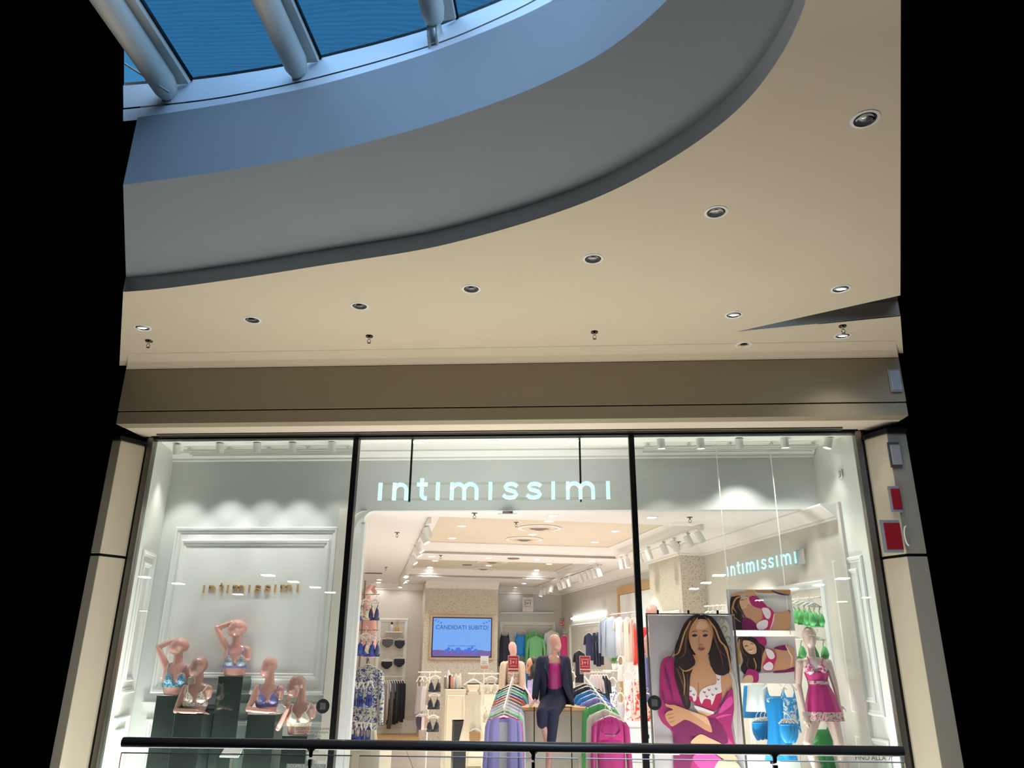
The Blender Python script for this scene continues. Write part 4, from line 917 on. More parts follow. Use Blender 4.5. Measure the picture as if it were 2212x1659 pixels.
for pts in ([(1184,1417,-.06),(1178,1424,-.10),(1175,1440,-.145),(1181,1452,-.15),(1186,1470,-.15),(1184,1440,-.145),(1186,1425,-.10)], [(1212,1416,-.06),(1219,1424,-.10),(1220,1440,-.145),(1214,1452,-.15),(1211,1470,-.15),(1212,1440,-.145),(1211,1425,-.10)]):
    b = MB(); b.prism([f.P(*p) for p in pts], (0, -.008, 0)); b.build('lapel', M_navy2, t)
# high table with oak top and thin brown metal frames
zt_ = f.P(1197, 1527).z
t = thing('high_table', 'high white display table with oak edge and thin brown wire legs', 'table', (f.P(1195,1527).x, 10.95, 0), .1)
b = MB(); b.box((0, 0, zt_-.02), (.86, .60, .04)); b.build('tabletop', M_wood, t, bevel=.004)
b = MB(); b.box((.0, .06, (zt_-.05)/2), (.78, .42, zt_-.06)); b.build('cabinet', mat('table_white', (196, 190, 176), .6), t)
M_brown = mat('brown_metal', (58, 36, 34), .4, .5)
for x in (-.28, .20, .40):
    b = MB(); b.tube([(x, -.34, 0), (x, -.34, zt_+.01)], .007, 8); b.build('leg', M_brown, t)
b = MB(); b.tube([(-.28, -.34, .66), (.38, -.34, .66), (.44, -.28, .68), (.30, -.20, .69), (-.25, -.20, .69), (-.28, -.34, .66)], .006, 6); b.tube([(-.28, -.34, .60), (.38, -.34, .60), (.44, -.28, .66)], .006, 6); b.build('foot_rail', M_brown, t)

# ---------------------------------------------------------------- beige mannequin behind and shop assistant
f = Fig(12.7); t = thing('beige_mannequin', 'pink mannequin in a beige cardigan and lace top behind the red offer sign', 'mannequin', (0, 0, 0))
b = MB(); f.torso(b, [(1600,1096,1122,.10),(1530,1092,1126,.12),(1500,1093,1125,.11),(1478,1096,1121,.09),(1455,1094,1123,.10),(1440,1091,1126,.085),(1430,1097,1120,.06),(1425,1102,1115,.045)])
f.limb(b, [(1108,1427,0),(1108,1412,0)], [.045,.042]); f.head(b, (1106,1387), (1110,1417), 17, turn=.3)
f.limb(b, [(1124,1440,0),(1129,1482,-.05),(1151,1514,-.30)], [.05,.04,.026]); f.hand(b, (1148,1511), (1155,1518), dy0=-.30, dy1=-.4, size=.17)
b.build('body', M_skinp, t, mods=remesh(.012, 4))
b = MB(); b.smooth = True
M_bge = fabric('beige_knit', (214, 190, 166), rough=.8)
rows = [(1428,1097,1120,.07,30,30),(1434,1088,1130,.10,36,36),(1450,1086,1131,.125,40,40),(1480,1085,1132,.14,44,44),(1515,1083,1133,.15,46,46)]
ro = [openring(*r, grow=.02) for r in rows]; ri = [openring(*r, grow=.008) for r in rows]; b.loft([o_+i_[::-1] for o_, i_ in zip(ro, ri)], True, True); b.build('cardigan', M_bge, t)
b = MB(); f.limb(b, [(1089,1438,0),(1085,1475,0),(1084,1510,-.03)], [.07,.06,.055]); f.limb(b, [(1125,1438,0),(1128,1475,-.02),(1131,1500,-.08)], [.07,.06,.055]); b.build('cardigan_sleeves', M_bge, t, mods=remesh(.014, 3))
b = MB(); b.smooth = True; b.loft([f.ring(*r, n=32, grow=.012) for r in [(1475,1096,1121,.10),(1462,1095,1122,.108),(1450,1095,1122,.11)]], True, False); b.build('lace_top', fabric('lace_beige', (206, 178, 158), (170, 136, 120), 50, .5), t)
b = MB(); b.smooth = True; b.loft([f.ring(*r, n=32, grow=.014) for r in [(1602,1094,1124,.12),(1530,1091,1127,.13),(1500,1092,1126,.12),(1478,1096,1121,.10)]], True, True); b.build('skirt', fabric('cream_skirt', (226, 214, 198)), t)

f = Fig(13.4); t = thing('person', 'shop assistant with long dark hair and lilac cardigan looking down to the left', 'person', (0, 0, 0))
M_real = mat('skin', (196, 142, 116), .5)
b = MB()
b.ell(f.P(1147, 1434), (.078, .095, .098)); b.ell(f.P(1143.5, 1440, 0), (.062, .075, .088)); b.ell(f.P(1141, 1446, 0), (.045, .06, .05))
b.tube([f.P(1139.5, 1437.5, -.0), f.P(1136.7, 1443, -.0)], [.008, .015], 8); b.ell(f.P(1137.5, 1443.3), (.014, .014, .010)); b.ell(f.P(1138, 1447.5), (.012, .020, .010)); b.ell(f.P(1139.5, 1453), (.022, .03, .018))
f.limb(b, [(1147,1450,0),(1150,1462,.02)], [.048,.05])
f.torso(b, [(1525,1141,1160,.12),(1500,1142,1160,.11),(1478,1141,1161,.11),(1466,1142,1162,.09),(1460,1147,1157,.06)])
f.limb(b, [(1152,1472,-.10),(1147,1494,-.16),(1137,1494,-.25)], [.045,.038,.026]); f.hand(b, (1138,1494), (1128,1500), dy0=-.24, dy1=-.28, size=.17)
f.limb(b, [(1147,1520,0),(1146,1600,0),(1147,1675,0)], [.085,.06,.045]); f.limb(b, [(1155,1520,.04),(1156,1600,.04),(1157,1675,.04)], [.085,.06,.045])
b.build('body', M_real, t, mods=remesh(.008, 4))
M_hair = mat('dark_hair', (34, 24, 22), .35, noise=.25, nscale=80)
b = MB(); b.ell(f.P(1152, 1431.5, .01), (.085, .098, .098)); b.ell(f.P(1156, 1440), (.058, .10, .13)); b.tube([f.P(1154,1440,-.04), f.P(1153,1455,-.09), f.P(1148,1466,-.11), f.P(1146,1474,-.11)], [.07,.06,.045,.012], 12); b.tube([f.P(1156,1440,.02), f.P(1157,1458,.05), f.P(1155,1476,.05)], [.075,.07,.02], 12)
b.tube([f.P(1150,1452,-.09), f.P(1143,1462,-.13), f.P(1140,1470,-.13)], [.022,.026,.01], 10)
b.build('hair', M_hair, t, mods=remesh(.009, 3))
b = MB(); b.ell(f.P(1140.2, 1438.6, -.074), (.011, .006, .006)); b.tube([f.P(1138.8,1435.8,-.07), f.P(1140.5,1435,-.079), f.P(1142.5,1435.8,-.083)], .0028, 6); b.build('eye_and_brow', M_hair, t)
b = MB(); b.ell(f.P(1137.8, 1447.6, -.012), (.012, .021, .007)); b.build('mouth', mat('lips', (150, 70, 70), .5), t)
M_lil = fabric('lilac_knit', (168, 160, 204), rough=.8)
b = MB(); f.torso(b, [(1545,1138,1162,.14),(1500,1139,1162,.13),(1478,1139,1163,.125),(1466,1140,1163,.10),(1461,1144,1160,.075)]); f.limb(b, [(1152,1472,-.10),(1147,1494,-.16),(1140,1494,-.23)], [.062,.052,.042]); b.build('cardigan', M_lil, t, mods=remesh(.011, 4))
b = MB(); b.torso = None
f.limb(b, [(1147,1530,0),(1146,1600,0),(1147,1668,0)], [.10,.08,.07]); f.limb(b, [(1155,1530,.04),(1156,1600,.04),(1157,1668,.04)], [.10,.08,.07]); b.build('trousers', fabric('black_cloth', (24, 24, 28)), t, mods=remesh(.014, 3))
# ================================================================== clothes
M_hang = mat('hanger_white', (232, 228, 218), .35)
FAB = {}
def cl(*c, sat=0):
    k = 'cloth_%d_%d_%d' % c
    return fabric(k, c, rough=.35 if sat else .75)
def hanger(t, W, drop=.06, clips=False):
    b = MB(); h = W/2
    b.tube([(-h, 0, -drop), (-h*.55, 0, -drop*.45), (-.03, 0, -.004), (0, 0, .004), (.03, 0, -.004), (h*.55, 0, -drop*.45), (h, 0, -drop)], [.009, .010, .011, .011, .011, .010, .009], 8)
    b.tube([(0, 0, .0), (0, 0, .035), (.012, 0, .052), (.026, 0, .062), (.020, 0, .078), (.004, 0, .084), (-.010, 0, .076)], .0035, 6)
    if clips:
        b.tube([(-h*.8, 0, -drop), (h*.8, 0, -drop)], .005, 6)
        for s in (-1, 1): b.box((s*h*.7, 0, -drop-.012), (.02, .016, .03))
    b.build('hanger', M_hang, t)
def shell(b, secs, x0=0, n=28, fold=0, k=7, ph=0):
    R = []
    for i, (z, hw, d, *cx) in enumerate(secs):
        c = x0+(cx[0] if cx else 0); q = i/(len(secs)-1); ring = []
        for j in range(n):
            w = 2*pi*j/n; f = fold*q*sin(k*w+ph)
            ring.append(Vector((c+hw*cos(w)*(1+f*.3), d*sin(w)*(1+f*5)+ (f*.3*d), z)))
        R.append(ring)
    b.loft(R)
def garment(kind, px, py, loc, label, M, W=.42, H=.6, rz=0, group=None, M2=None, name=None, D=.045):
    cat = {'long': 'shirt', 'tee': 't-shirt', 'cami': 'top', 'dress': 'dress', 'pants': 'trousers', 'cardigan': 'cardigan', 'bra': 'bra', 'panty': 'underwear', 'skirt': 'skirt'}[kind]
    nm = name or {'long': 'long_sleeve_top', 'tee': 't_shirt', 'cami': 'camisole', 'dress': 'dress', 'pants': 'trousers', 'cardigan': 'cardigan', 'bra': 'bra', 'panty': 'briefs', 'skirt': 'skirt'}[kind]
    t = thing(nm, label, cat, loc, rz, group); W2 = W/2
    if kind in ('bra', 'panty'):
        hanger(t, W*.95, .035, True)
        if kind == 'bra':
            for s in (-1, 1):
                b = MB(); b.smooth = True; zc = -.19; cx = s*W*.27
                out = [(-.5, .2), (-.1, 1.2), (.35, .9), (.55, .1), (.35, -.55), (-.2, -.62), (-.55, -.3)]; R = []
                for j in range(5):
                    q = j/4; R.append([Vector((cx+s*x*W*.42*q, -.02-.055*(1-q*q), zc+z*.085*q)) for x, z in out])
                b.loft(R, True, True); b.build('cup', M, t)
                b = MB(); b.tube([(s*W*.24, -.012, -.10), (s*W*.34, 0, -.038)], .005, 6); b.build('strap', M2 or M, t)
            b = MB(); b.smooth = True; shell(b, [(-.215, W*.5, .03), (-.25, W*.48, .03)], n=20); b.build('band', M, t)
        else:
            b = MB(); b.smooth = True
            shell(b, [(-.04, W*.42, .022), (-.06, W*.43, .024), (-.12, W*.46, .028), (-.17, W*.40, .026), (-.21, W*.24, .02), (-.235, W*.12, .014)], n=24, fold=.01); b.build('fabric', M, t)
            b = MB(); b.smooth = True; shell(b, [(-.036, W*.43, .026), (-.056, W*.435, .027)], n=24); b.build('waistband', M2 or M, t)
        return t
    hanger(t, W*.92, .075)
    if kind == 'pants':
        b = MB(); b.smooth = True; shell(b, [(-.07, W2*.8, D*.7), (-.16, W2*.9, D), (-.28, W2*.85, D)], n=24); shell(b, [(-.26, W2*.46, D), (-H, W2*.34, D*.8)], x0=-W2*.42, fold=.02); shell(b, [(-.26, W2*.46, D), (-H, W2*.34, D*.8)], x0=W2*.42, fold=.02, ph=1)
        b.build('fabric', M, t); return t
    if kind == 'skirt':
        b = MB(); b.smooth = True; shell(b, [(-.08, W2*.7, D*.7), (-.1, W2*.72, D*.8), (-H, W2, D)], n=48, fold=.04, k=9); b.build('fabric', M, t); return t
    if kind in ('cami', 'dress'):
        b = MB(); b.smooth = True
        z0 = -.15
        if kind == 'cami': secs = [(z0, W2*.50, D*.6), (z0-.05, W2*.74, D*.85), (z0-.12, W2*.82, D), (-H*.7, W2*.84, D), (-H, W2*.95, D*1.1)]
        else: secs = [(z0, W2*.55, D*.6), (z0-.05, W2*.78, D*.85), (z0-.13, W2*.80, D), (-.42, W2*.70, D), (-.62, W2*.86, D*1.2), (-H, W2*1.2, D*1.6)]
        shell(b, secs, n=48, fold=.035, k=9)
        b.build('fabric', M, t)
        for s in (-1, 1):
            b = MB(); b.smooth = True       # V shaped top edge
            b.prism([(s*W2*.04, -D*.75, z0-.10), (s*W2*.70, -D*.6, z0-.06), (s*W2*.60, -D*.35, z0+.055)], (0, D*.5, 0)); b.build('bust_panel', M2 or M, t)
            b = MB(); b.tube([(s*W2*.60, -D*.2, z0+.05), (s*W2*.55, 0, -.05)], .0045, 6); b.build('strap', M2 or M, t)
        return t
    if kind == 'cardigan':
        for s in (-1, 1):
            b = MB(); b.smooth = True
            shell(b, [(-.012, W2*.12, D*.5, s*W2*.34), (-.045, W2*.28, D*.8, s*W2*.56), (-.09, W2*.34, D, s*W2*.60), (-H*.6, W2*.36, D*1.1, s*W2*.60), (-H, W2*.38, D*1.2, s*W2*.64)], fold=.02, k=6, ph=s); b.build('front_panel', M, t)
            b = MB(); b.smooth = True; shell(b, [(-.05, W2*.13, D*.8, s*W2*.88), (-.12, W2*.17, D*1.0, s*W2*.96), (-H*.5, W2*.16, D, s*W2*1.08), (-H*.92, W2*.13, D*.8, s*W2*1.20)], n=14, fold=.02); b.build('sleeve', M, t)
        b = MB(); b.box((0, D*.7, -H/2-.03), (W*.72, .012, H-.06)); b.build('back_panel', M2 or M, t)
        b = MB(); b.box((0, D*.45, -.05), (W*.30, .012, .035)); b.build('neck_facing', M, t)
        return t
    b = MB(); b.smooth = True
    shell(b, [(-.006, W2*.22, D*.4), (-.045, W2*.72, D*.8), (-.075, W2*.94, D*.9), (-.14, W2*.88, D), (-H*.55, W2*.80, D*1.05), (-H, W2*.90, D*1.15)], n=40, fold=.028, k=8)
    b.build('fabric', M, t)
    L = -.26 if kind == 'tee' else -H*.92
    for s in (-1, 1):
        b = MB(); b.smooth = True
        if kind == 'tee': shell(b, [(-.06, W2*.10, D*.8, s*W2*.84), (-.11, W2*.22, D, s*W2*.98), (L, W2*.24, D*.9, s*W2*1.14)], n=16)
        else: shell(b, [(-.06, W2*.12, D*.8, s*W2*.84), (-.12, W2*.20, D, s*W2*.95), (L*.5, W2*.17, D, s*W2*1.07), (L, W2*.14, D*.8, s*W2*1.14)], n=16, fold=.03)
        b.build('sleeve', M, t)
    b = MB(); b.prism([(-W2*.24, -D*.62, -.012), (W2*.24, -D*.62, -.012), (0, -D*1.12, -.075)], (0, .006, 0)); b.build('neckline', M2 or M, t)
    return t
def rail(pts, label, r=.008, M=None, name='clothes_rail'):
    b = MB(); b.tube(pts, r, 8); return b.build(name, M or M_hang, label=label, cat='rail')
RTH = TH
# --- rear right wall
vb = VB-.16
def onB(x, y, d=0): return atV(x, y, vb-d)
mw = MB(); p0 = atV(1079, 1342, VB); p1 = atV(1200, 1342, VB)
moulding(mw, S(0, VB, 0), CU, uv(p0)[0], uv(p1)[0], .35, p0.z, .09, .04, -CV); struct(mw, 'trim_30', M_white)
b = MB(); a_, c_ = onB(1081, 1322.5), onB(1196, 1322.5); b.prism([a_, c_, c_+CV*.13, a_+CV*.13], (0, 0, -.03)); b.build('wall_shelf', M_white, label='long white shelf on the rear wall holding the white offer sign', cat='shelf')
M_sign = mat('sign_white', (226, 220, 214), .5); M_red = mat('sign_red', (176, 36, 50), .45); M_txtw = mat('print_white', (236, 216, 214), .5); M_txt = mat('print_grey', (70, 64, 66), .5)
def offer(x0, x1, y0, y1, Y, label, red, stand=None, lines=None):
    a, c = atY(x0, y1, Y), atY(x1, y0, Y); w = c.x-a.x; h = c.z-a.z; cx = (a.x+c.x)/2; cz = (a.z+c.z)/2
    t = thing('offer_sign', label, 'sign', (cx, Y, cz))
    b = MB(); b.box((0, 0, 0), (w, .012, h)); b.build('panel', M_sign, t)
    if red:
        b = MB(); b.box((0, -.008, h*.10), (w*.92, .003, h*.74)); b.box((0, -.008, -h*.40), (w*.92, .003, h*.11)); b.build('red_field', M_red, t)
    mt_ = M_txtw if red else M_txt
    for s_, dz, sz in ((lines or (('PIGIAMERIA', .26, .10), ('3+1', -.02, .34), ('OMAGGIO', -.16, .10)))):
        text(s_, t, Vector((cx, Y-.011, cz+h*dz)), (1, 0, 0), Z_, h*sz, mt_)
    if stand:
        b = MB(); b.tube([(0, 0, -h/2), (0, 0, -h/2-stand)], .006, 6); b.tube([(-w/2, 0, -h/2-.015), (w/2, 0, -h/2-.015)], .005, 6); b.build('sign_post', M_hang, t)
    return t
pS = onB(1140, 1306)
offer(1128.5, 1151.8, 1290.5, 1321.5, pS.y, 'white sign reading 3+1 standing on the shelf of the rear wall', False)
rl_ = rail([onB(1080, 1353.5), onB(1196, 1354.5)], 'straight white rail along the rear right wall')
for x in (1086, 1119, 1151, 1186):
    pass
GB = 'garments hanging on the rear wall'
def G(kind, px, py, wpx, hpx, where, label, M, **k):
    pt, dist = where; p = pt(px, py); s = (pt(px+5, py)-p).length/5*1.0
    sc = (p-EYE).dot(fw)/FPX
    return garment(kind, px, py, p, label, M, W=wpx*sc, H=hpx*sc*1.08, **k)
W_B = (onB, 0); W_B2 = (lambda x, y: onB(x, y, .09), 0)
G('cami', 1090.5, 1361, 27, 68, W_B, 'long navy satin top on the rear wall, leftmost of the row', cl(28, 34, 62, sat=1), rz=RTH)
G('cami', 1124, 1360, 27, 50, W_B, 'shiny bright blue camisole on the rear wall', cl(24, 140, 222, sat=1), rz=RTH)
G('long', 1153, 1363, 32, 66, W_B, 'green long-sleeved top on the rear wall, the back one', cl(100, 180, 115), rz=RTH)
G('long', 1157.5, 1375, 36, 54, (lambda x, y: onB(x, y, .12), 0), 'light green satin blouse hanging in front of another green top', cl(128, 206, 140, sat=1), rz=RTH)
G('long', 1192, 1362, 30, 55, W_B, 'white shirt on the rear wall behind the seated mannequin', cl(226, 224, 226), rz=RTH)
b = MB(); a_, c_ = onB(1216, 1360.5), onB(1248, 1360.5); b.prism([a_-CV*.1, c_-CV*.1, c_+CV*.1, a_+CV*.1], (0, 0, -.025)); b.build('wall_shelf', M_white, label='short white shelf in the rear corner beside the exit sign', cat='shelf')
t = thing('exit_sign', 'small red and white wall sign in the rear corner', 'sign', onB(1214.3, 1346)); s_ = .0135
b = MB(); b.box((0, 0, 0), (.125, .02, .14)); b.build('panel', mat('exit_red', (200, 40, 50), .4), t)
b = MB(); b.box((-.03, -.012, .035), (.03, .004, .04)); b.box((-.03, -.012, -.035), (.04, .004, .045)); b.box((.03, -.012, 0), (.022, .004, .09)); b.build('pictogram', M_white, t)
offer(1224.5, 1231, 1332.5, 1358, onB(1228, 1345).y-.1, 'narrow white card with grey lines on the corner shelf', False, lines=(('NEW', .3, .1), ('3+1', 0, .12), ('OMAGGIO', -.3, .07)))
offer(1217.5, 1222, 1334, 1358, onB(1220, 1345).y-.1, 'narrow dull red card on the corner shelf beside the white card', True, lines=(('3+1', 0, .1),))
for i, (k, x, y, w, h, c, l) in enumerate((('tee', 1219, 1373, 21, 56, (224, 66, 130), 'bright pink top in the rear corner'), ('tee', 1231, 1366, 12, 54, (222, 208, 190), 'cream top hanging beside the bright pink top'), ('cami', 1241, 1366, 15, 62, (140, 132, 200), 'lilac satin camisole in the rear corner'),
        ('tee', 1254, 1362, 13, 56, (128, 118, 182), 'lilac t-shirt beside the navy blouse at the rear'))):
    G(k, x, y, w, h, (lambda a, b_: onB(a, b_, .35), 0), l, cl(*c), rz=RTH-.5)
rail([onB(1216, 1366, .35), onB(1250, 1360, .35)], 'short rail in the rear right corner')
G('tee', 1134, 1432, 24, 60, W_B2, 'blue top on the lower row of the rear wall beside the shop assistant', cl(40, 120, 190), rz=RTH)
# --- right wall
def onR(x, y, d=.32): return atU(x, y, UR-d)
b = MB(); a_, c_ = atU(1234.3, 1336.5, UR-.04), atU(1307, 1324.5, UR-.04); b.tube([a_, c_], .022, 8); b.build('wall_light_strip', mat('strip_glow', (255, 255, 255), .4, emit=7, ecol=(.93, 1, 1, 1)), label='glowing white light strip along the right wall near the rear corner', cat='light')
dv = lambda x: (lambda a, b_: onR(a, b_, x), 0)
RR = 'garments on the right wall'
RW_ = TH-.95
for k, x, y, w, h, c, l, d in (
    ('tee', 1272, 1367, 17, 52, (52, 58, 98), 'navy blouse on the right wall beside the navy trousers', .35), ('pants', 1285, 1360, 12, 66, (30, 36, 66), 'navy trousers on the right wall, left pair', .35), ('pants', 1291, 1359, 12, 70, (28, 34, 62), 'navy trousers on the right wall, middle pair', .35), ('pants', 1297, 1358, 12, 68, (24, 28, 52), 'navy trousers on the right wall, right pair', .35),
    ('tee', 1251, 1405, 20, 60, (32, 36, 52), 'dark t-shirt on the lower row beside the red offer sign', .5), ('long', 1309, 1335, 26, 72, (150, 160, 176), 'blue-grey sweater on the right wall, the rear one', .36), ('long', 1322, 1333, 30, 76, (158, 168, 182), 'blue-grey sweater on the right wall, the front one', .5),
    ('tee', 1338, 1334, 21, 72, (206, 202, 202), 'white t-shirt on the right wall beside the blue-grey sweaters', .5), ('tee', 1355, 1334, 20, 84, (222, 212, 198), 'cream v-neck top on the right wall near the mullion', .5), ('tee', 1365, 1337, 12, 80, (214, 178, 164), 'pale pink top squeezed beside the cream v-neck top', .5), ('dress', 1373, 1340, 13, 84, (222, 62, 42), 'orange-red dress beside the mullion', .5),
    ('dress', 1392, 1336, 17, 80, (190, 26, 30), 'deep red dress right of the mullion', .5), ('cardigan', 1401, 1409, 28, 92, (140, 136, 200), 'lilac cardigan right of the mullion', .6), ('cami', 1340, 1418, 16, 46, (218, 208, 204), 'white halter top hanging over the plant', .55),
    ('dress', 1323, 1464, 20, 76, (206, 212, 214), 'white dress with blue flowers near the rear rack', 1.0), ('dress', 1357, 1450, 22, 92, (226, 206, 198), 'white dress with pink flowers near the mullion', .9), ('dress', 1377, 1446, 19, 110, (226, 190, 176), 'white dress with red flowers beside the mullion', .85), ('cami', 1340, 1497, 20, 80, (186, 184, 188), 'grey tank top near the white chest of drawers', 1.0), ('dress', 1398, 1498, 22, 76, (222, 196, 184), 'red flowered dress below the lilac cardigan', .7)):
    M_ = cl(*c)
    if 'blue flowers' in l: M_ = fabric('floral_blue_white', (220, 220, 216), (66, 90, 160), 16, .56, dist=1.5)
    if 'pink flowers' in l: M_ = fabric('floral_pink_white', (232, 220, 212), (206, 80, 110), 14, .60, dist=1)
    if 'red flowers' in l or 'red flowered' in l: M_ = fabric('floral_red_white', (226, 196, 182), (206, 60, 50), 14, .52, dist=1)
    G(k, x, y, w*1.1, h, dv(d), l, M_, rz=RW_*.5 if w > 15 else RW_*.8)
rail([onR(1318, 1328, .5), onR(1372, 1321, .5)], 'white rail holding the pale tops on the right wall'); rail([onR(1265, 1362, .35), onR(1302, 1352, .35)], 'white rail holding the navy trousers')
rail([onR(1384, 1330, .5), onR(1402, 1327, .5)], 'white rail above the deep red dress')
pm = MB(); d0 = atU(1307, 1330, UR); 
moulding(pm, S(UR, 0, 0), CV, uv(atU(1232, 1344, UR))[1]*-1 if False else min(uv(atU(1375, 1318, UR))[1], uv(atU(1232, 1340, UR))[1]), max(uv(atU(1375, 1318, UR))[1], uv(atU(1232, 1340, UR))[1]), .4, atU(1305, 1330, UR).z-.12, .08, .04, -CU); struct(pm, 'trim_31', M_white)
# oak framed mirror/door on the right wall
a_ = atU(1334, 1270, UR-.02); c_ = atU(1398, 1256, UR-.02); t = thing('oak_door_frame', 'oak door frame around a pale door on the right wall', 'door', (0, 0, 0))
va, vc = uv(a_)[1], uv(c_)[1]; zt2 = a_.z
b = MB(); b.prism([S(UR-.04, va, zt2), S(UR-.002, va, zt2), S(UR-.002, vc-.7, zt2), S(UR-.04, vc-.7, zt2)], (0, 0, -.16)); b.build('lintel', M_wood, t)
b = MB(); b.prism([S(UR-.04, va, .002), S(UR-.002, va, .002), S(UR-.002, va-.12, .002), S(UR-.04, va-.12, .002)], (0, 0, zt2-.165)); b.build('jamb', M_wood, t)
b = MB(); b.prism([S(UR-.02, va-.13, .002), S(UR-.002, va-.13, .002), S(UR-.002, vc-.7, .002), S(UR-.02, vc-.7, .002)], (0, 0, zt2-.17)); b.build('door_leaf', M_white, t)
# potted plant on a shelf
p = onR(1328, 1447, .6)
b = MB(); b.box(p+Vector((0, 0, -.015)), (.42, .25, .022), Matrix.Rotation(TH, 3, 'Z')); b.build('wall_shelf', M_white, label='small white shelf under the potted plant', cat='shelf')
t = thing('potted_plant', 'small green plant in a white pot on a shelf', 'plant', p-Vector((0, 0, .002)))
b = MB(); b.smooth = True; b.lathe((0, 0, 0), [(.045, 0), (.06, .11), (.056, .112), (.05, .09), (.001, .088)], 20); b.build('pot', M_white, t)
b = MB(); rnd = random.Random(3)
for i in range(90):
    a, e = rnd.uniform(0, 2*pi), rnd.uniform(.1, 1.4); d = Vector((cos(a)*cos(e), sin(a)*cos(e), sin(e))); c = Vector((0, 0, .11))+d*rnd.uniform(.05, .10); s_ = Vector((-sin(a), cos(a), 0))*.016
    b.add([c-s_*.6, c+d*.02-s_, c+d*.045, c+d*.02+s_, c+s_*.6], [(0, 1, 2, 3, 4)])
b.build('leaves', mat('leaf_green', (86, 150, 70), .5, noise=.3, nscale=30), t)
# white chests of drawers
def chest(px, py, Y, w, d, label, rz, n=3, hh=.21):
    p = atY(px, py, Y); t = thing('drawer_chest', label, 'chest of drawers', (p.x, Y, 0), rz)
    b = MB(); b.box((0, 0, p.z/2), (w, d, p.z)); b.build('body', M_white, t, bevel=.004)
    b = MB(); b.box((0, 0, p.z-.012), (w+.03, d+.03, .025)); b.build('top', M_white, t, bevel=.003)
    nc = max(1, round(w/.5))
    for j in range(nc):
        for i in range(n):
            z = p.z-.04-hh*(i+.5); x = -w/2+w*(j+.5)/nc
            dr = MB(); dr.box((x, -d/2-.008, z), (w/nc-.02, .018, hh-.014)); o = dr.build('drawer', M_white, t, bevel=.003)
            hb = MB(); hb.box((x, -d/2-.021, z), (.05, .010, .05)); hb.box((x, -d/2-.028, z-.01), (.03, .008, .012)); h_ = hb.build('handle', M_dark, t); h_.parent = o
chest(1388, 1562, 11.6, .50, .5, 'white chest of drawers behind the right mullion', .12, 4)
chest(1655, 1612, 9.85, .66, .35, 'low white chest of drawers under the blue garments at the right', .03, 3, .19)
# garments behind the posters, on the right wall
GR = fabric('green_satin', (92, 176, 100), rough=.4); BL = fabric('aqua_satin', (34, 140, 205), rough=.4)
M_bw = fabric('aqua_lace', (34, 140, 205), (206, 214, 214), 16, .54, dist=1)
for i, x in enumerate((1712, 1723, 1734, 1746, 1757)):
    G('bra', x, 1298+i*1.4, 40, 100, dv(.30+.05*i), 'green satin bra on the top rail behind the mannequin, %s from the left' % lw[i], GR, rz=.35, group='green bras on the top rail')
for i, x in enumerate((1716, 1764)):
    G('bra', x, 1376, 46, 70, dv(.35), 'green bra on the second rail %s the head of the mannequin' % ('left of', 'right of')[i], GR, rz=.3)
rail([onR(1702, 1295, .32), onR(1772, 1290, .32)], 'white rail with the green bras'); rail([onR(1705, 1382, .4), onR(1775, 1380, .4)], 'second white rail behind the mannequin')
print('Y check', onR(1770, 1300, .3), onR(1770, 1545, .1), onR(1671, 1474, .6), onR(1634, 1552, .75))
G('dress', 1770, 1545, 56, 150, (lambda a, b_: atY(a, b_, 9.66), 0), 'long green lace dress behind the legs of the mannequin', fabric('green_lace_dress', (52, 130, 70), (110, 190, 120), 6, .62), rz=.1)
G('dress', 1671, 1474, 58, 140, dv(.6), 'bright blue lace slip dress under the lower small poster', BL, M2=M_bw, rz=.1)
G('cami', 1702, 1476, 40, 90, dv(.5), 'bright blue camisole with white lace behind the mannequin', M_bw, rz=.2)
G('skirt', 1634, 1462, 58, 64, dv(.75), 'white satin shorts hanging under the lower small poster', fabric('white_satin', (206, 214, 212), rough=.35), rz=.05)
G('skirt', 1628, 1466, 64, 72, dv(.6), 'bright blue shorts behind the white satin shorts', BL, rz=.05)
for i in range(4): G('panty', 1634+i*9, 1552-i*.8, 26, 60, dv(.75-.06*i), 'blue briefs on the low rail right of the large poster, %s from the left' % lw[i], BL, rz=.25, group='blue briefs on the low rail')
for i in range(3): G('panty', 1694+i*8, 1555, 28, 60, dv(.7-.06*i), 'blue briefs on hangers left of the hand of the mannequin, %s from the left' % lw[i], BL, rz=.25, group='blue briefs beside the mannequin')
for i in range(4): G('bra', 1530+i*10, 1322-i*.5, 24, 66, dv(1.2-.05*i), 'white bra on a hanger above the large poster, %s from the left' % lw[i], cl(214, 200, 196), rz=.3, group='white bras above the large poster')
rail([onR(1522, 1310, 1.2), onR(1568, 1308, 1.1)], 'thin rail with white hangers above the large poster')
pm = MB(); v_a, v_b = uv(atU(1780, 1248, UR))[1], uv(atU(1598, 1275, UR))[1]
moulding(pm, S(UR, 0, 0), CV, min(v_a, v_b), min(max(v_a, v_b), vp0-.1), .3, atU(1779, 1252, UR).z, .09, .045, -CU); struct(pm, 'trim_32', M_white)
pm = MB(); uu0, uu1 = uv(atV(1398, 1330, vp0))[0], uv(atV(1462, 1320, vp0))[0]
moulding(pm, S(up0, 0, 0), CV, vp0+.1, vp1-.1, .3, atU(1462, 1318, up0).z, .07, .035, -CU); struct(pm, 'trim_33', M_white)
t = thing('pink_display_head', 'bald pink mannequin head above the upper left corner of the large poster', 'mannequin', (0, 0, 0)); f = Fig(10.4)
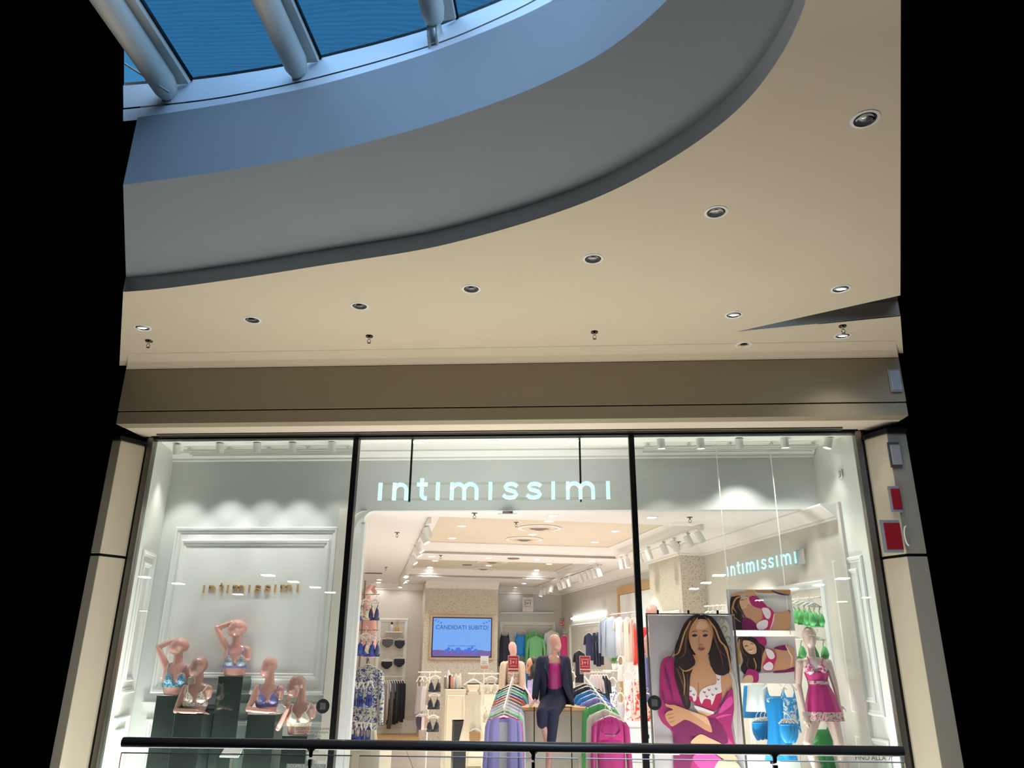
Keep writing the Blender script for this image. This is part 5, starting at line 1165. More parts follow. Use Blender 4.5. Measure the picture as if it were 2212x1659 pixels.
b = MB(); b.ell(f.P(1409, 1322), (.082, .09, .10)); b.ell(f.P(1409, 1336), (.06, .07, .08)); b.tube([f.P(1409, 1345), f.P(1409, 1368)], [.05, .05], 12); f.torso(b, [(1420,1395,1424,.08),(1400,1392,1427,.10),(1380,1390,1429,.085),(1370,1396,1423,.06),(1364,1403,1416,.045)])
b.build('body', M_skinp, t, mods=remesh(.01, 4))
b = MB(); b.tube([f.P(1409, 1420), Vector((f.P(1409, 1420).x, 10.4, .0))], .02, 8); b.build('stand', M_steel, t)

# --- back-left wall
vbl = VL-.03
def onL(x, y, d=.12): return atV(x, y, VL-d)
pm = MB(); moulding(pm, S(0, VL, 0), CU, uv(atV(816, 1340, VL))[0], uv(atV(882, 1340, VL))[0], .25, atV(850, 1336, VL).z, .09, .04, -CV); struct(pm, 'trim_34', M_white)
b = MB(); a_, c_ = onL(833.5, 1364, .2), onL(869, 1364, .2); b.prism([a_, c_, c_+CV*.19, a_+CV*.19], (0, 0, -.025)); b.build('wall_shelf', M_white, label='white shelf with two bottles on the back-left wall', cat='shelf')
for x, c, l, hh in ((845.6, (214, 210, 204), 'white bottle with a dark cap on the back-left shelf', .16), (857.5, (196, 158, 96), 'amber glass bottle with sticks on the back-left shelf', .13)):
    t = thing('bottle', l, 'bottle', onL(x, 1364, .12))
    b = MB(); b.smooth = True; b.lathe((0, 0, .001), [(.05, 0), (.052, hh*.7), (.03, hh), (.018, hh+.02)], 16); b.build('body', mat('bottle_%d' % c[0], c, .2), t)
    b = MB(); 
    if hh > .14: b.lathe((0, 0, hh+.02), [(.03, 0), (.02, .05)], 12)
    else:
        for k in range(5): b.tube([(0, 0, hh), (-.05+.025*k, .0, hh+.16)], .004, 5)
    b.build('cap' if hh > .14 else 'reed_sticks', M_black if hh > .14 else M_wood, t)
for x, y, c, c2, l, w in ((838, 1378, (92, 94, 98), None, 'dark grey shorts on a hanger on the back-left wall, upper left', 26), (864, 1380, (44, 48, 66), (70, 76, 96), 'navy lace briefs on the back-left wall, upper right', 24), (836, 1424, (26, 26, 34), (220, 214, 206), 'black briefs with white trim on the back-left wall, lower left', 26), (863, 1420, (32, 36, 54), None, 'navy high-waist briefs on the back-left wall, lower right', 26)):
    G('panty', x, y, w, 40, (onL, 0), l, cl(*c), M2=cl(*c2) if c2 else None, rz=RTH, name='hanging_briefs')
rail([onL(826, 1461, .4), onL(876, 1461, .4)], 'white rail with grey and black garments on the back-left wall')
cols = [(150, 142, 136), (186, 180, 178), (196, 190, 194), (100, 96, 94), (112, 118, 140), (48, 48, 56), (34, 36, 48), (28, 30, 42), (24, 26, 38)]
for i in range(9):
    x = 830+i*5.1; short = i in (2, 4)
    G('tee' if short else 'long', x, 1470, 15, 34 if short else (82, 78, 0, 88, 0, 80, 78, 74, 76)[i], (lambda a, b_, i=i: onL(a, b_, .30+.02*(i % 2)), 0), '%s garment on the back-left rail, %s from the left' % (('grey', 'light grey', 'pale lilac-grey short', 'dark grey', 'blue-grey short', 'charcoal', 'black', 'black', 'black')[i], lw[i]), cl(*cols[i]), rz=RTH-1.0, group='garments on the back-left rail', D=.03)
# --- television on the flecked wall
a_, c_ = atV(932.5, 1418, VT-.06), atV(1061.5, 1336, VT-.06); mid = (a_+c_)/2; wT = (c_-a_).dot(CU); hT = c_.z-a_.z
t = thing('television', 'wall television with a blue screen reading CANDIDATI SUBITO! in a pale wooden frame', 'television', mid, TH)
b = MB(); b.box((0, .02, 0), (wT+.14, .06, hT+.14)); b.box((0, .02, 0), (wT+.10, .05, hT+.10)); b.build('wooden_frame', mat('pale_wood', (196, 168, 136), .5, noise=.08), t, bevel=.004)
b = MB(); b.box((0, -.016, 0), (wT+.03, .02, hT+.03)); b.build('bezel', mat('bezel', (30, 28, 70), .3), t)
M_scr = mat('screen_blue', (20, 30, 60), .2, emit=1.0, ecol=srgb(118, 168, 236)); b = MB(); b.box((0, -.028, 0), (wT-.02, .006, hT-.02)); b.build('screen', M_scr, t)
M_wave = mat('screen_wave', (20, 10, 20), .2, emit=1.0, ecol=srgb(112, 96, 158)); M_wave2 = mat('screen_flower', (20, 30, 60), .2, emit=1.0, ecol=srgb(70, 110, 214))
b = MB(); n = 20; b.prism([(-wT/2+.01+ (wT-.02)*i/n, -.0325, -hT*.34+.012*sin(i*.9)) for i in range(n+1)]+[(wT/2-.01, -.0325, -hT/2+.012), (-wT/2+.01, -.0325, -hT/2+.012)], (0, .001, 0)); b.build('screen_picture', M_wave, t)
b = MB()
for x, z, r in ((-.42, .0, .05), (-.36, .05, .04), (-.1, .02, .07), (.1, .0, .05), (.2, .03, .06), (.38, .0, .06), (-.26, .02, .04), (.28, .08, .03)): b.lathe((x*wT*.62, -.034, -hT*.36+z), [(.0005, 0), (r, 0), (r, .001), (.0005, .001)], 14, axis=(0, -1, 0))
for x0_ in (-1, 1):
    for k in range(3): b.ell((x0_*wT*.5-x0_*(.06+.07*k), -.034, hT*.43-.03*k), (.035, .001, .014), Matrix.Rotation(.6*x0_, 3, 'Y'), 8, 6)
b.build('screen_ornament', M_wave2, t, kind='stuff')
M_stx = mat('screen_text', (10, 20, 50), .3, emit=1.0, ecol=srgb(44, 64, 128))
tp = t.matrix_basis
def ttext(s_, dz, sz, sx=1): text(s_, t, tp @ Vector((0, -.036, dz)), CU, Z_, sz, M_stx, sx=sx)
bpy.context.view_layer.update(); tp = Matrix.Translation(t.location) @ Matrix.Rotation(TH, 4, 'Z')
t_m = tp
def text_local(s_, dz, sz):
    r = text(s_, None, (0, 0, 0), (1, 0, 0), (0, 0, 1), sz, M_stx); r.data.transform(Matrix.Translation((0, -.036, dz))); r.parent = t
text_local('CANDIDATI SUBITO!', hT*.20, .145); text_local('Inquadra il codice e candidati', -hT*.24, .06)
# --- counter with products, bin, floor racks
def floorbox(px0, px1, pytop, Y, d, label, name, M, cat, rz=TH, extras=True):
    a, c = atY(px0, pytop, Y), atY(px1, pytop, Y); w = (c.x-a.x); t = thing(name, label, cat, ((a.x+c.x)/2, Y+d/2, 0), rz)
    b = MB(); b.box((0, 0, a.z/2+.02), (w*.97, d, a.z-.04)); b.build('body', M, t, bevel=.006)
    b = MB(); b.box((0, 0, a.z-.015), (w, d+.03, .03)); b.build('top', M, t, bevel=.004)
    if extras:
        b = MB(); moulding(b, Vector((0, -d/2, 0)), Vector((1, 0, 0)), -w*.42, w*.42, .12, a.z-.10, .04, .02); b.build('front_moulding', M, t); b = MB(); b.box((0, 0, .03), (w*.99, d+.02, .06)); b.build('plinth', M, t)
    return t, a.z, w
M_ctr = mat('counter_cream', (214, 204, 180), .5)
Yc = 14.6; tc_, zc_, wc_ = floorbox(955, 1000, 1488, Yc, .5, 'cream panelled counter unit with small cosmetics on top', 'counter', M_ctr, 'counter')
floorbox(1001, 1082, 1478, Yc+.6, .5, 'long cream counter behind the cream slip dress', 'counter', M_ctr, 'counter')
for i, (x, w, h, c) in enumerate(((961, 5, 22, (120, 112, 104)), (966, 6, 20, (216, 204, 184)), (971, 5, 26, (60, 52, 66)), (975.5, 5, 24, (206, 140, 110)), (980, 5, 18, (224, 210, 196)), (984, 5, 26, (226, 216, 200)), (988.5, 5, 22, (196, 196, 190)), (993, 5, 26, (222, 212, 202)), (968, 5, 32, (222, 222, 224)))):
    p = atY(x, 1488, Yc+.12+.04*(i % 3)); k_ = .0088; p.z = zc_
    t = thing('cosmetic_box', '%s cosmetic bottle on the cream counter, %s from the left' % (('brown', 'beige', 'dark violet', 'peach', 'cream', 'tall ivory', 'grey', 'tall pale', 'white pump')[i], lw[i]), 'bottle', p, 0, 'cosmetics on the counter')
    b = MB(); b.box((0, 0, h*k_/2+.001), (w*k_, w*k_*.8, h*k_)); b.build('body', mat('cosm_%d' % i, c, .3), t, bevel=.003)
    b = MB(); b.lathe((0, 0, h*k_+.001), [(w*k_*.3, 0), (w*k_*.28, .03)], 12); b.build('cap', M_white, t)
t, _z, _w = floorbox(976, 1004, 1558, 13.7, .3, 'black suitcase-like bin standing before the counter', 'black_bin', mat('bin_black', (30, 30, 34), .4), 'bin', extras=False)
def rack(px, py, Y, w, label, base=True, M=None, name='garment_rack'):
    p = atY(px, py, Y); t = thing(name, label, 'clothes rack', (p.x, Y, 0), TH)
    b = MB(); b.tube([(0, 0, 0.03), (0, 0, p.z)], .012, 8); b.build('pole', M or M_hang, t)
    b = MB(); b.tube([(-w/2, 0, p.z), (w/2, 0, p.z)], .010, 8); b.build('bar', M or M_hang, t)
    b = MB()
    if base: b.lathe((0, 0, .001), [(.32, 0), (.32, .03)], 6); b.build('base', M_wood, t)
    else: b.box((0, 0, .012), (.5, .3, .02)); b.build('base', M or M_hang, t)
    return t, p
rack(928, 1452, 13.7, .40, 'slim white rack with a wooden hexagonal base and white tops')
for k, x, y, w, h, c, l in (('cami', 908, 1462, 19, 68, (170, 160, 158), 'grey tank top with dark trim, leftmost on the slim rack'), ('cami', 917, 1462, 22, 62, (220, 212, 208), 'white tank top on the slim rack'), ('cami', 927, 1464, 18, 50, (190, 168, 156), 'beige top on the slim rack behind the black bra')):
    G(k, x, y, w, h, (lambda a, b_: atY(a, b_, 13.5), 0), l, cl(*c), rz=TH-.4)
for x, y, l in ((940, 1460, 'black bra on the slim rack, top row'), (938, 1497, 'black bra on the slim rack, middle row'), (936, 1545, 'black bra top on the slim rack, bottom row')):
    G('bra', x, y, 27, 40, (lambda a, b_: atY(a, b_, 13.35), 0), l, cl(34, 32, 40), rz=TH, name='black_bra')
for i, (x, c, l) in enumerate(((908, (60, 50, 66), 'dark'), (914, (222, 212, 208), 'white'), (920, (206, 172, 158), 'rose'))):
    G('panty', x, 1543, 20, 40, (lambda a, b_: atY(a, b_, 13.45), 0), '%s briefs on the bottom row of the slim rack' % l, cl(*c), rz=TH-.3)
rack(1045, 1455, 12.6, .50, 'white rack with a wooden base holding the cream slip dress')
G('dress', 1023, 1468, 46, 112, (lambda a, b_: atY(a, b_, 12.2), 0), 'cream slip dress with a beige lace top on a white hanger', fabric('cream_chiffon', (226, 214, 186), rough=.6), M2=fabric('lace_beige', (206, 178, 158), (170, 136, 120), 50, .5), rz=TH*.5)
G('bra', 1061, 1462, 30, 40, (lambda a, b_: atY(a, b_, 12.4), 0), 'white lace bra on a hanger beside the cream slip dress', fabric('white_lace', (222, 212, 198), (196, 180, 160), 60, .5), rz=TH, name='white_bra')
G('bra', 1058, 1522, 30, 40, (lambda a, b_: atY(a, b_, 12.3), 0), 'white lace bra on the lower row behind the lilac cardigan', fabric('white_lace', (222, 212, 198), (196, 180, 160), 60, .5), rz=TH, name='white_bra')
for i in range(3): G('panty', 1011+i*8, 1575, 26, 40, (lambda a, b_, i=i: atY(a, b_, 12.2-.05*i), 0), 'gold briefs on hangers below the cream slip dress, %s from the left' % lw[i], cl(176, 136, 96), rz=TH-.3, group='gold briefs below the dress')
t = offer(1037.5, 1055.5, 1417, 1443, 12.55, 'white sign with a peach foot on a post above the cream slip dress', False, stand=.07, lines=(('PERFECT', .0, .10), ('BRALETTE', -.16, .10)))
b = MB(); b.box((0, -.008, -.075), (.12, .003, .05)); b.build('peach_field', mat('peach', (206, 156, 130), .5), t)
# --- the two front racks
def waterfall(near, far, Yn, Yf, label):
    P0, P1 = atY(near[0], near[1], Yn), atY(far[0], far[1], Yf); t = thing('waterfall_rack', label, 'clothes rack', (P1.x, Yf, 0))
    o = Vector((P1.x, Yf, 0)); b = MB(); b.tube([P1-o, P0-o], .011, 8); b.tube([P0-o, P0-o+Vector((0, -.02, .03))], .011, 8); b.build('arm', M_hang, t)
    b = MB(); b.tube([(0, 0, .02), (0, 0, P1.z+.02)], .014, 8); b.build('pole', M_hang, t)
    b = MB(); b.box((0, -.2, .012), (.5, .6, .02)); b.build('base', M_hang, t)
    return P0, P1
Pn, Pf = waterfall((1088, 1531), (1107, 1464), 10.05, 11.6, 'sloping white arm rack with garments in many colours behind a lilac cardigan')
seq = [((24, 26, 44), 'black', .86), ((40, 120, 110), 'teal', .84), ((96, 180, 130), 'green', .8), ((36, 110, 176), 'blue', .8), ((206, 70, 50), 'orange-red', .8), ((140, 112, 100), 'brown', .82), ((170, 160, 170), 'pale mauve', .8), ((176, 188, 214), 'pale blue', .8), ((206, 214, 206), 'white', .95), ((110, 190, 140), 'mint green', 1.0), ((206, 60, 140), 'magenta', .9)]
n = len(seq)
for i, (c, nm, H) in enumerate(seq):
    q = .97-(i/(n-1))*.90; p = Pn.lerp(Pf, q)
    t = garment('long', 0, 0, p-Vector((0, 0, .085)), '%s top on the left front rack, %s from the back' % (nm, (lw+('tenth', 'eleventh'))[i]), cl(*c), W=.40, H=H, rz=.0+.12, D=.032)
garment('cardigan', 0, 0, Pn+Vector((0, -.01, -.085)), 'lilac cardigan over a grey top at the front of the left rack', fabric('lilac_cloth', (134, 130, 186), rough=.8), W=.40, H=1.05, rz=.08, M2=fabric('pale_grey_cloth', (190, 188, 190)), D=.05)
offer(1097, 1121, 1416, 1452, 11.64, 'red offer sign reading 3+1 above the left front rack', True, stand=.10)
Pn, Pf = waterfall((1317, 1531), (1263, 1462), 10.05, 11.7, 'sloping white arm rack with garments in many colours behind a magenta blouse')
seq = [((26, 28, 44), 'black', 1.0), ((24, 28, 44), 'dark navy', 1.0), ((28, 116, 186), 'blue', .98), ((40, 120, 190), 'second blue', .96), ((126, 122, 186), 'lilac', .96), ((70, 150, 82), 'green', .92), ((186, 176, 168), 'cream', .96)]
n = len(seq)
for i, (c, nm, H) in enumerate(seq):
    q = (.97, .88, .74, .62, .50, .34, .16)[i]; p = Pn.lerp(Pf, q)
    garment('long', 0, 0, p-Vector((0, 0, .085)), '%s blouse on the right front rack, %s from the back' % (nm, lw[i]), cl(*c), W=.42, H=H, rz=-.22, D=.035)
t = garment('long', 0, 0, Pn+Vector((0, -.01, -.085)), 'magenta blouse with a matching camisole at the front of the right rack', fabric('magenta_chiffon', (146, 30, 98), rough=.5), W=.40, H=1.0, rz=-.06, D=.045)
b = MB(); b.smooth = True; shell(b, [(-.20, .13, .052), (-.30, .155, .056), (-.6, .16, .060), (-1.0, .19, .066)], n=40, fold=.03, k=8); b.build('camisole', fabric('magenta_satin2', (164, 36, 110), rough=.35), t)
for s_ in (-1, 1):
    b = MB(); b.prism([(s_*.02, -.066, -.25), (s_*.14, -.050, -.26), (s_*.125, -.050, -.15)], (0, .02, 0)); b.tube([(s_*.122, -.052, -.16), (s_*.09, -.04, -.02)], .004, 6); b.build('camisole_bust', fabric('magenta_satin2', (164, 36, 110), rough=.35), t)
    b = MB(); b.prism([(s_*.015, -.052, -.02), (s_*.085, -.045, -.01), (s_*.05, -.058, -.085)], (0, .006, 0)); b.build('collar', fabric('magenta_chiffon', (146, 30, 98)), t)
offer(1252.5, 1275, 1417, 1453, 11.75, 'red offer sign reading 3+1 above the right front rack', True, stand=.10)
# rail with pale striped garments behind the right rack
rk, pk = rack(1290, 1452, 13.0, .46, 'white rack with pale pink garments behind the right front rack', False)
for i in range(6):
    c = ((198, 196, 204), (206, 190, 196), (212, 184, 184), (206, 196, 196), (34, 34, 54), (30, 30, 48))[i]
    G('tee', 1279+i*6, 1459, 20, 52, (lambda a, b_, i=i: atY(a, b_, 12.9-.02*i), 0), '%s top on the rack behind the right front rack, %s from the left' % (('pale grey', 'pale mauve', 'pale pink', 'greyish pink', 'black', 'black')[i], lw[i]), cl(*c), rz=-.8, D=.03, group='tops on the rack behind the right front rack')
G('cami', 1236, 1452, 17, 60, (lambda a, b_: atY(a, b_, 13.2), 0), 'cream top hanging right of the seated mannequin', cl(226, 214, 190), rz=0)
# --- left rack beside the mullion
def onN(x, y, d=0): return atY(x, y, 10.25-d)
M_clear = glass_mat('clear_rail', (.9, .9, .9, 1), 1.45)
wu = MB(); wu.box((0, 0, 0), (.012, .5, .012))
for y, x0, x1 in ((1284, 772, 820), (1361, 764, 818), (1460, 754, 806), (1549, 750, 800)):
    rail([onN(x0, y, 0), onN(x1, y, 0)], '%s thin rail of the rack beside the left mullion' % {1284: 'topmost', 1361: 'second', 1460: 'third', 1549: 'lowest'}[y], .006, M_steel)
pL = onN(756, 1560); b = MB(); b.box((pL.x, 10.3, 1.5), (.03, .03, 3.0)); b.box((pL.x+.045, 10.34, 1.5), (.02, .02, 3.0)); b.build('rack_upright', M_steel, label='thin steel upright of the rack right beside the left mullion', cat='rack')
Mbl = fabric('royal_blue', (52, 72, 156), rough=.5); Mcr = fabric('ivory_print', (226, 214, 186), (120, 120, 150), 40, .6); Mfl = fabric('blue_leaf_print', (206, 206, 184), (58, 74, 140), 20, .52, dist=2)
for x, y, w, m, l in ((776, 1297, 24, Mbl, 'royal blue bra, top row left'), (791, 1295, 26, Mcr, 'ivory bra, top row middle'), (811, 1297, 24, fabric('navy_lace', (44, 56, 104)), 'navy bra, top row right'), (770, 1372, 42, Mbl, 'large royal blue bra, second row left'), (790, 1368, 30, Mcr, 'ivory print top, second row middle'), (800, 1374, 30, Mbl, 'royal blue bra, second row centre'), (812, 1374, 24, fabric('navy_lace', (44, 56, 104)), 'navy bra, second row right')):
    G('bra', x, y, w, 60, (lambda a, b_, w=w: onN(a, b_, .12+.002*w), 0), l+' of the rack beside the left mullion', m, rz=-.2, name='hanging_bra')
for i, (x, y) in enumerate(((765, 1474), (781, 1475), (800, 1472), (755, 1556), (764, 1558), (776, 1562), (784, 1561), (797, 1563))):
    G('cami', x, y, 17, 44, (lambda a, b_, i=i: onN(a, b_, .30+.02*(i % 3)), 0), 'royal blue bikini top, %s row, %s from the left' % (('third', 'lowest')[i > 2], lw[i if i < 3 else i-3]), Mbl, rz=-.3+.15*(i % 3), name='bikini_top', D=.03, group='royal blue bikini tops on the left rack')
t = G('long', 795, 1436, 66, 118, (lambda a, b_: onN(a, b_, .02), 0), 'white blouse with blue leaves on the rack beside the left mullion', Mfl, rz=-.15)
G('dress', 806, 1466, 34, 120, (lambda a, b_: onN(a, b_, -.10), 0), 'ivory dress behind the blue leaf blouse', cl(216, 210, 186), rz=-.2)
t = thing('hanging_bust', 'pink mannequin torso with a raised hand behind the bras of the left rack', 'mannequin', (0, 0, 0)); f = Fig(10.72)
b = MB(); f.torso(b, [(1420,779,812,.08),(1400,777,812,.09),(1370,775,815,.10),(1330,776,812,.09),(1312,782,806,.06)])
b.ell(f.P(792, 1300), (.085, .09, .10)); f.limb(b, [(782,1320,0),(785,1284,0),(800,1266,-.02)], [.045,.04,.028]); f.hand(b, (802,1265), (810,1280), size=.16, up=(0,-1,0))
b.build('body', M_skinp, t, mods=remesh(.01, 4))
b = MB(); b.tube([f.P(795, 1420), Vector((f.P(795, 1420).x, 10.72, .62))], .03, 8); b.build('stand', M_steel, t)
a_, c_ = atY(752, 1600, 10.0), atY(822, 1600, 10.0); b = MB(); b.box(((a_.x+c_.x)/2, 10.35, a_.z/2-.03), (c_.x-a_.x, .70, a_.z-.06)); b.build('display_plinth', M_ctr, label='cream plinth under the rack beside the left mullion', cat='plinth', bevel=.005)
# ================================================================== posters
def smooth_poly(P, n=4):
    out = []; m = len(P)
    for i in range(m):
        p0, p1, p2, p3 = (Vector(P[(i+k-1) % m]) for k in range(4))
        for j in range(n):
            f = j/n; out.append(.5*((2*p1)+(p2-p0)*f+(2*p0-5*p1+4*p2-p3)*f*f+(3*p1-p0-3*p2+p3)*f**3))
    return [(p.x, p.y) for p in out]
class Art:       # flat print: coloured shapes lying on a sheet of paper
    def __init__(s, Y, x0, y0, k): s.Y = Y; s.x0 = x0; s.y0 = y0; s.k = k; s.layers = {}; s.n = 0
    def P(s, x, y, lift=0): p = atY(s.x0+x/s.k, s.y0+y/s.k, s.Y); p.y -= lift; return p
    def poly(s, pts, col, sm=True, cut=None):
        s.n += 1; lift = .006+.00028*s.n
        Q = smooth_poly(pts) if sm else pts
        if cut: Q = [(min(max(x, cut[0]), cut[2]), min(max(y, cut[1]), cut[3])) for x, y in Q]
        s.layers.setdefault(col, MB()).add([s.P(x, y, lift) for x, y in Q], [tuple(range(len(Q)))])
    def stroke(s, pts, w, col, cut=None):
        s.n += 1; lift = .006+.00028*s.n; L = []; n = len(pts)
        D = []
        for i in range(n-1):
            p0, p1, p2, p3 = (Vector(pts[min(max(i+k-1, 0), n-1)]) for k in range(4))
            for j in range(4):
                f = j/4; D.append(.5*((2*p1)+(p2-p0)*f+(2*p0-5*p1+4*p2-p3)*f*f+(3*p1-p0-3*p2+p3)*f**3))
        D.append(Vector(pts[-1])); A, B = [], []
        for i, p in enumerate(D):
            t = (D[min(i+1, len(D)-1)]-D[max(i-1, 0)]).normalized(); nr = Vector((-t.y, t.x)); ww = w*(.25+.75*sin(pi*min(1, .12+i/len(D))))
            A.append(p+nr*ww/2); B.append(p-nr*ww/2)
        q = [s.P(p.x, p.y, lift) for p in A+B[::-1]]; m_ = len(A)
        s.layers.setdefault(col, MB()).add(q, [(i, i+1, 2*m_-2-i, 2*m_-1-i) for i in range(m_-1)])
    def build(s, t):
        big = MB(); mats = []
        for c, mb in s.layers.items():
            big.m = len(mats); mats.append(mat('print_%d_%d_%d' % c, c, .45)); big.add(mb.v, mb.f)
        return big.build('printed_picture', mats, t)
# --- large poster in its thin frame
YP = 9.02
SK, SKL, SKD = (192, 138, 104), (212, 164, 130), (150, 98, 74)
HD, HM, HL = (40, 24, 26), (96, 60, 46), (184, 130, 84)
MG, MGD, MGL = (158, 36, 100), (112, 24, 78), (208, 70, 146); LC = (222, 206, 208)
A = Art(YP, 1370, 1240, 3.959)
t = thing('framed_poster', 'large poster of a long-haired woman in a magenta robe in a thin silver frame', 'poster', (0, 0, 0))
c4 = [atY(1399, 1327, YP), atY(1582, 1329, YP)]; xL, xR = c4[0].x, c4[1].x; zT = c4[0].z
b = MB(); b.box(((xL+xR)/2, YP+.005, zT/2+.15), (xR-xL-.012, .008, zT-.32)); b.build('sheet', mat('poster_paper', (176, 164, 168), .45, noise=.06, nscale=2), t)
b = MB(); b.box(((xL+xR)/2, YP+.005, zT+.004), (xR-xL+.05, .03, .018)); b.build('top_bar', M_chrome, t, bevel=.003)
for x in (xL-.012, xR+.012):
    b = MB(); b.tube([(x, YP+.005, .02), (x, YP+.005, zT)], .013, 10); b.build('side_pole', M_steel, t)
b = MB(); b.box(((xL+xR)/2, YP+.005, .16), (xR-xL, .025, .02)); b.build('bottom_bar', M_steel, t)
for px in (1421, 1487, 1550):
    p = atY(px, 1322, YP); b = MB(); b.box((p.x, YP, zT+.025), (.022, .02, .045)); b.lathe((p.x, YP-.012, zT+.035), [(.0005, 0), (.006, 0), (.006, .004), (.0005, .004)], 10, axis=(0, -1, 0)); b.build('clip', M_dark, t)
C = (118, 352, 880, 2100)
A.poly([(700, 380), (790, 400), (822, 520), (800, 700), (845, 860), (900, 1100), (960, 1659), (900, 1659), (800, 900), (740, 600)], (188, 176, 164), cut=C)
for x, y in ((745, 400), (770, 470), (800, 560), (805, 640), (815, 720)): A.stroke([(x-30, y), (x, y-25), (x+22, y+5), (x-5, y+35)], 14, (150, 138, 126), cut=C)
A.poly([(560, 345), (480, 370), (420, 440), (385, 530), (350, 640), (345, 760), (350, 900), (390, 1050), (440, 1150), (480, 1130), (480, 980), (500, 880), (560, 800), (640, 840), (720, 880), (800, 860), (825, 760), (810, 640), (760, 520), (715, 430), (650, 360)], HD)
A.poly([(330, 712), (262, 720), (228, 770), (217, 900), (216, 1040), (203, 1180), (240, 1270), (320, 1350), (335, 1480), (335, 1659), (345, 2100), (600, 2100), (760, 1659), (700, 1450), (560, 1350), (480, 1250), (460, 1100), (400, 950), (350, 800)], MG)
A.poly([(340, 1340), (420, 1300), (560, 1340), (600, 1400), (520, 1450), (480, 1659), (420, 1659), (345, 1659), (335, 1500)], MGD)
A.poly([(740, 840), (800, 850), (832, 900), (832, 975), (790, 1030), (745, 1050), (720, 950)], SK)
A.poly([(520, 690), (640, 690), (650, 780), (700, 840), (742, 900), (740, 1010), (600, 1060), (530, 1060), (462, 1010), (468, 880), (500, 780)], SK)
A.stroke([(545, 930), (548, 990), (545, 1045)], 10, SKD)
A.poly([(462, 975), (500, 975), (530, 1010), (545, 1052), (580, 1000), (640, 965), (700, 955), (745, 985), (742, 1090), (690, 1170), (600, 1150), (520, 1110), (462, 1060)], (176, 36, 84))
A.poly([(458, 960), (500, 965), (532, 1010), (530, 1070), (508, 1090), (495, 1050), (462, 1030)], LC)
A.poly([(555, 1050), (575, 990), (640, 955), (700, 935), (700, 850), (735, 835), (740, 960), (745, 1010), (700, 1030), (680, 1080), (660, 1120), (650, 1075), (600, 1070), (575, 1110)], LC)
for x, y in ((480, 1000), (510, 1030), (600, 1010), (640, 990), (670, 1030), (700, 980), (620, 1045), (718, 900)): A.stroke([(x-12, y-8), (x, y+6), (x+12, y-6)], 7, MG)
A.poly([(510, 1125), (560, 1135), (640, 1165), (680, 1180), (665, 1200), (600, 1180), (540, 1165)], LC)
A.poly([(540, 1165), (620, 1185), (660, 1205), (600, 1215), (560, 1195)], SKL)
A.poly([(835, 970), (848, 1080), (850, 1170), (830, 1300), (852, 1420), (855, 1470), (760, 1455), (690, 1380), (640, 1320), (610, 1225), (700, 1190), (760, 1100), (790, 1030)], MG)
A.poly([(750, 1120), (800, 1060), (835, 1050), (838, 1110), (780, 1160), (720, 1190)], MGL)
A.poly([(660, 1290), (740, 1340), (800, 1400), (840, 1460), (760, 1450), (700, 1380)], MGL)
A.stroke([(700, 1230), (760, 1210), (830, 1200)], 22, MGL); A.stroke([(800, 1000), (760, 1090), (700, 1160)], 16, MGD); A.stroke([(655, 1330), (700, 1400), (760, 1455)], 26, HD)
A.stroke([(260, 800), (300, 950), (330, 1080)], 20, MGD); A.stroke([(240, 1000), (260, 1100), (300, 1150)], 16, MGD)
# arm and hand
A.poly([(300, 1160), (420, 1200), (560, 1240), (680, 1240), (760, 1320), (800, 1440), (700, 1440), (560, 1400), (400, 1350), (320, 1330)], MGD)
A.poly([(265, 1108), (300, 1118), (340, 1118), (400, 1140), (470, 1165), (560, 1195), (620, 1222), (650, 1290), (662, 1352), (600, 1330), (520, 1280), (440, 1245), (400, 1260), (350, 1290), (320, 1302), (300, 1285), (284, 1262), (268, 1235), (262, 1200), (285, 1175), (330, 1160), (300, 1142), (272, 1130)], SK)
A.poly([(480, 1180), (560, 1200), (615, 1228), (650, 1300), (560, 1240)], SKL)
for p in ([(275, 1205), (310, 1200), (340, 1190)], [(285, 1238), (318, 1232), (345, 1222)], [(300, 1268), (330, 1262), (355, 1250)]): A.stroke(p, 4, SKD)
# legs low in the picture
A.poly([(480, 1440), (560, 1370), (640, 1400), (760, 1460), (850, 1540), (880, 1600), (780, 1590), (640, 1500), (560, 1460)], SKL)
A.poly([(600, 1530), (720, 1560), (760, 1640), (700, 1700), (560, 1659), (500, 1560)], MGL); A.poly([(700, 1620), (800, 1600), (900, 1640), (960, 1900), (640, 1900)], (186, 180, 160))
# face
A.poly([(575, 385), (520, 400), (488, 460), (478, 530), (482, 600), (505, 660), (545, 702), (585, 708), (630, 680), (656, 610), (664, 530), (655, 450), (625, 400)], SK)
A.poly([(575, 400), (540, 420), (530, 470), (600, 470), (625, 430)], SKL)
A.poly([(492, 528), (512, 514), (538, 524), (515, 538)], HD); A.poly([(582, 528), (604, 514), (628, 522), (606, 538)], HD)
A.poly([(508, 526), (516, 521), (524, 527), (516, 532)], (90, 60, 48)); A.poly([(600, 526), (607, 521), (614, 526), (607, 532)], (90, 60, 48))
A.stroke([(490, 500), (512, 488), (540, 496)], 7, HM); A.stroke([(580, 496), (606, 486), (630, 496)], 7, HM)
A.stroke([(556, 530), (550, 570), (545, 590)], 5, SKD); A.stroke([(545, 596), (566, 604), (588, 594)], 6, SKD)
A.poly([(538, 636), (556, 628), (568, 632), (582, 627), (604, 634), (586, 652), (566, 656), (550, 650)], (150, 78, 72)); A.stroke([(540, 638), (570, 641), (602, 636)], 3, (90, 40, 42))
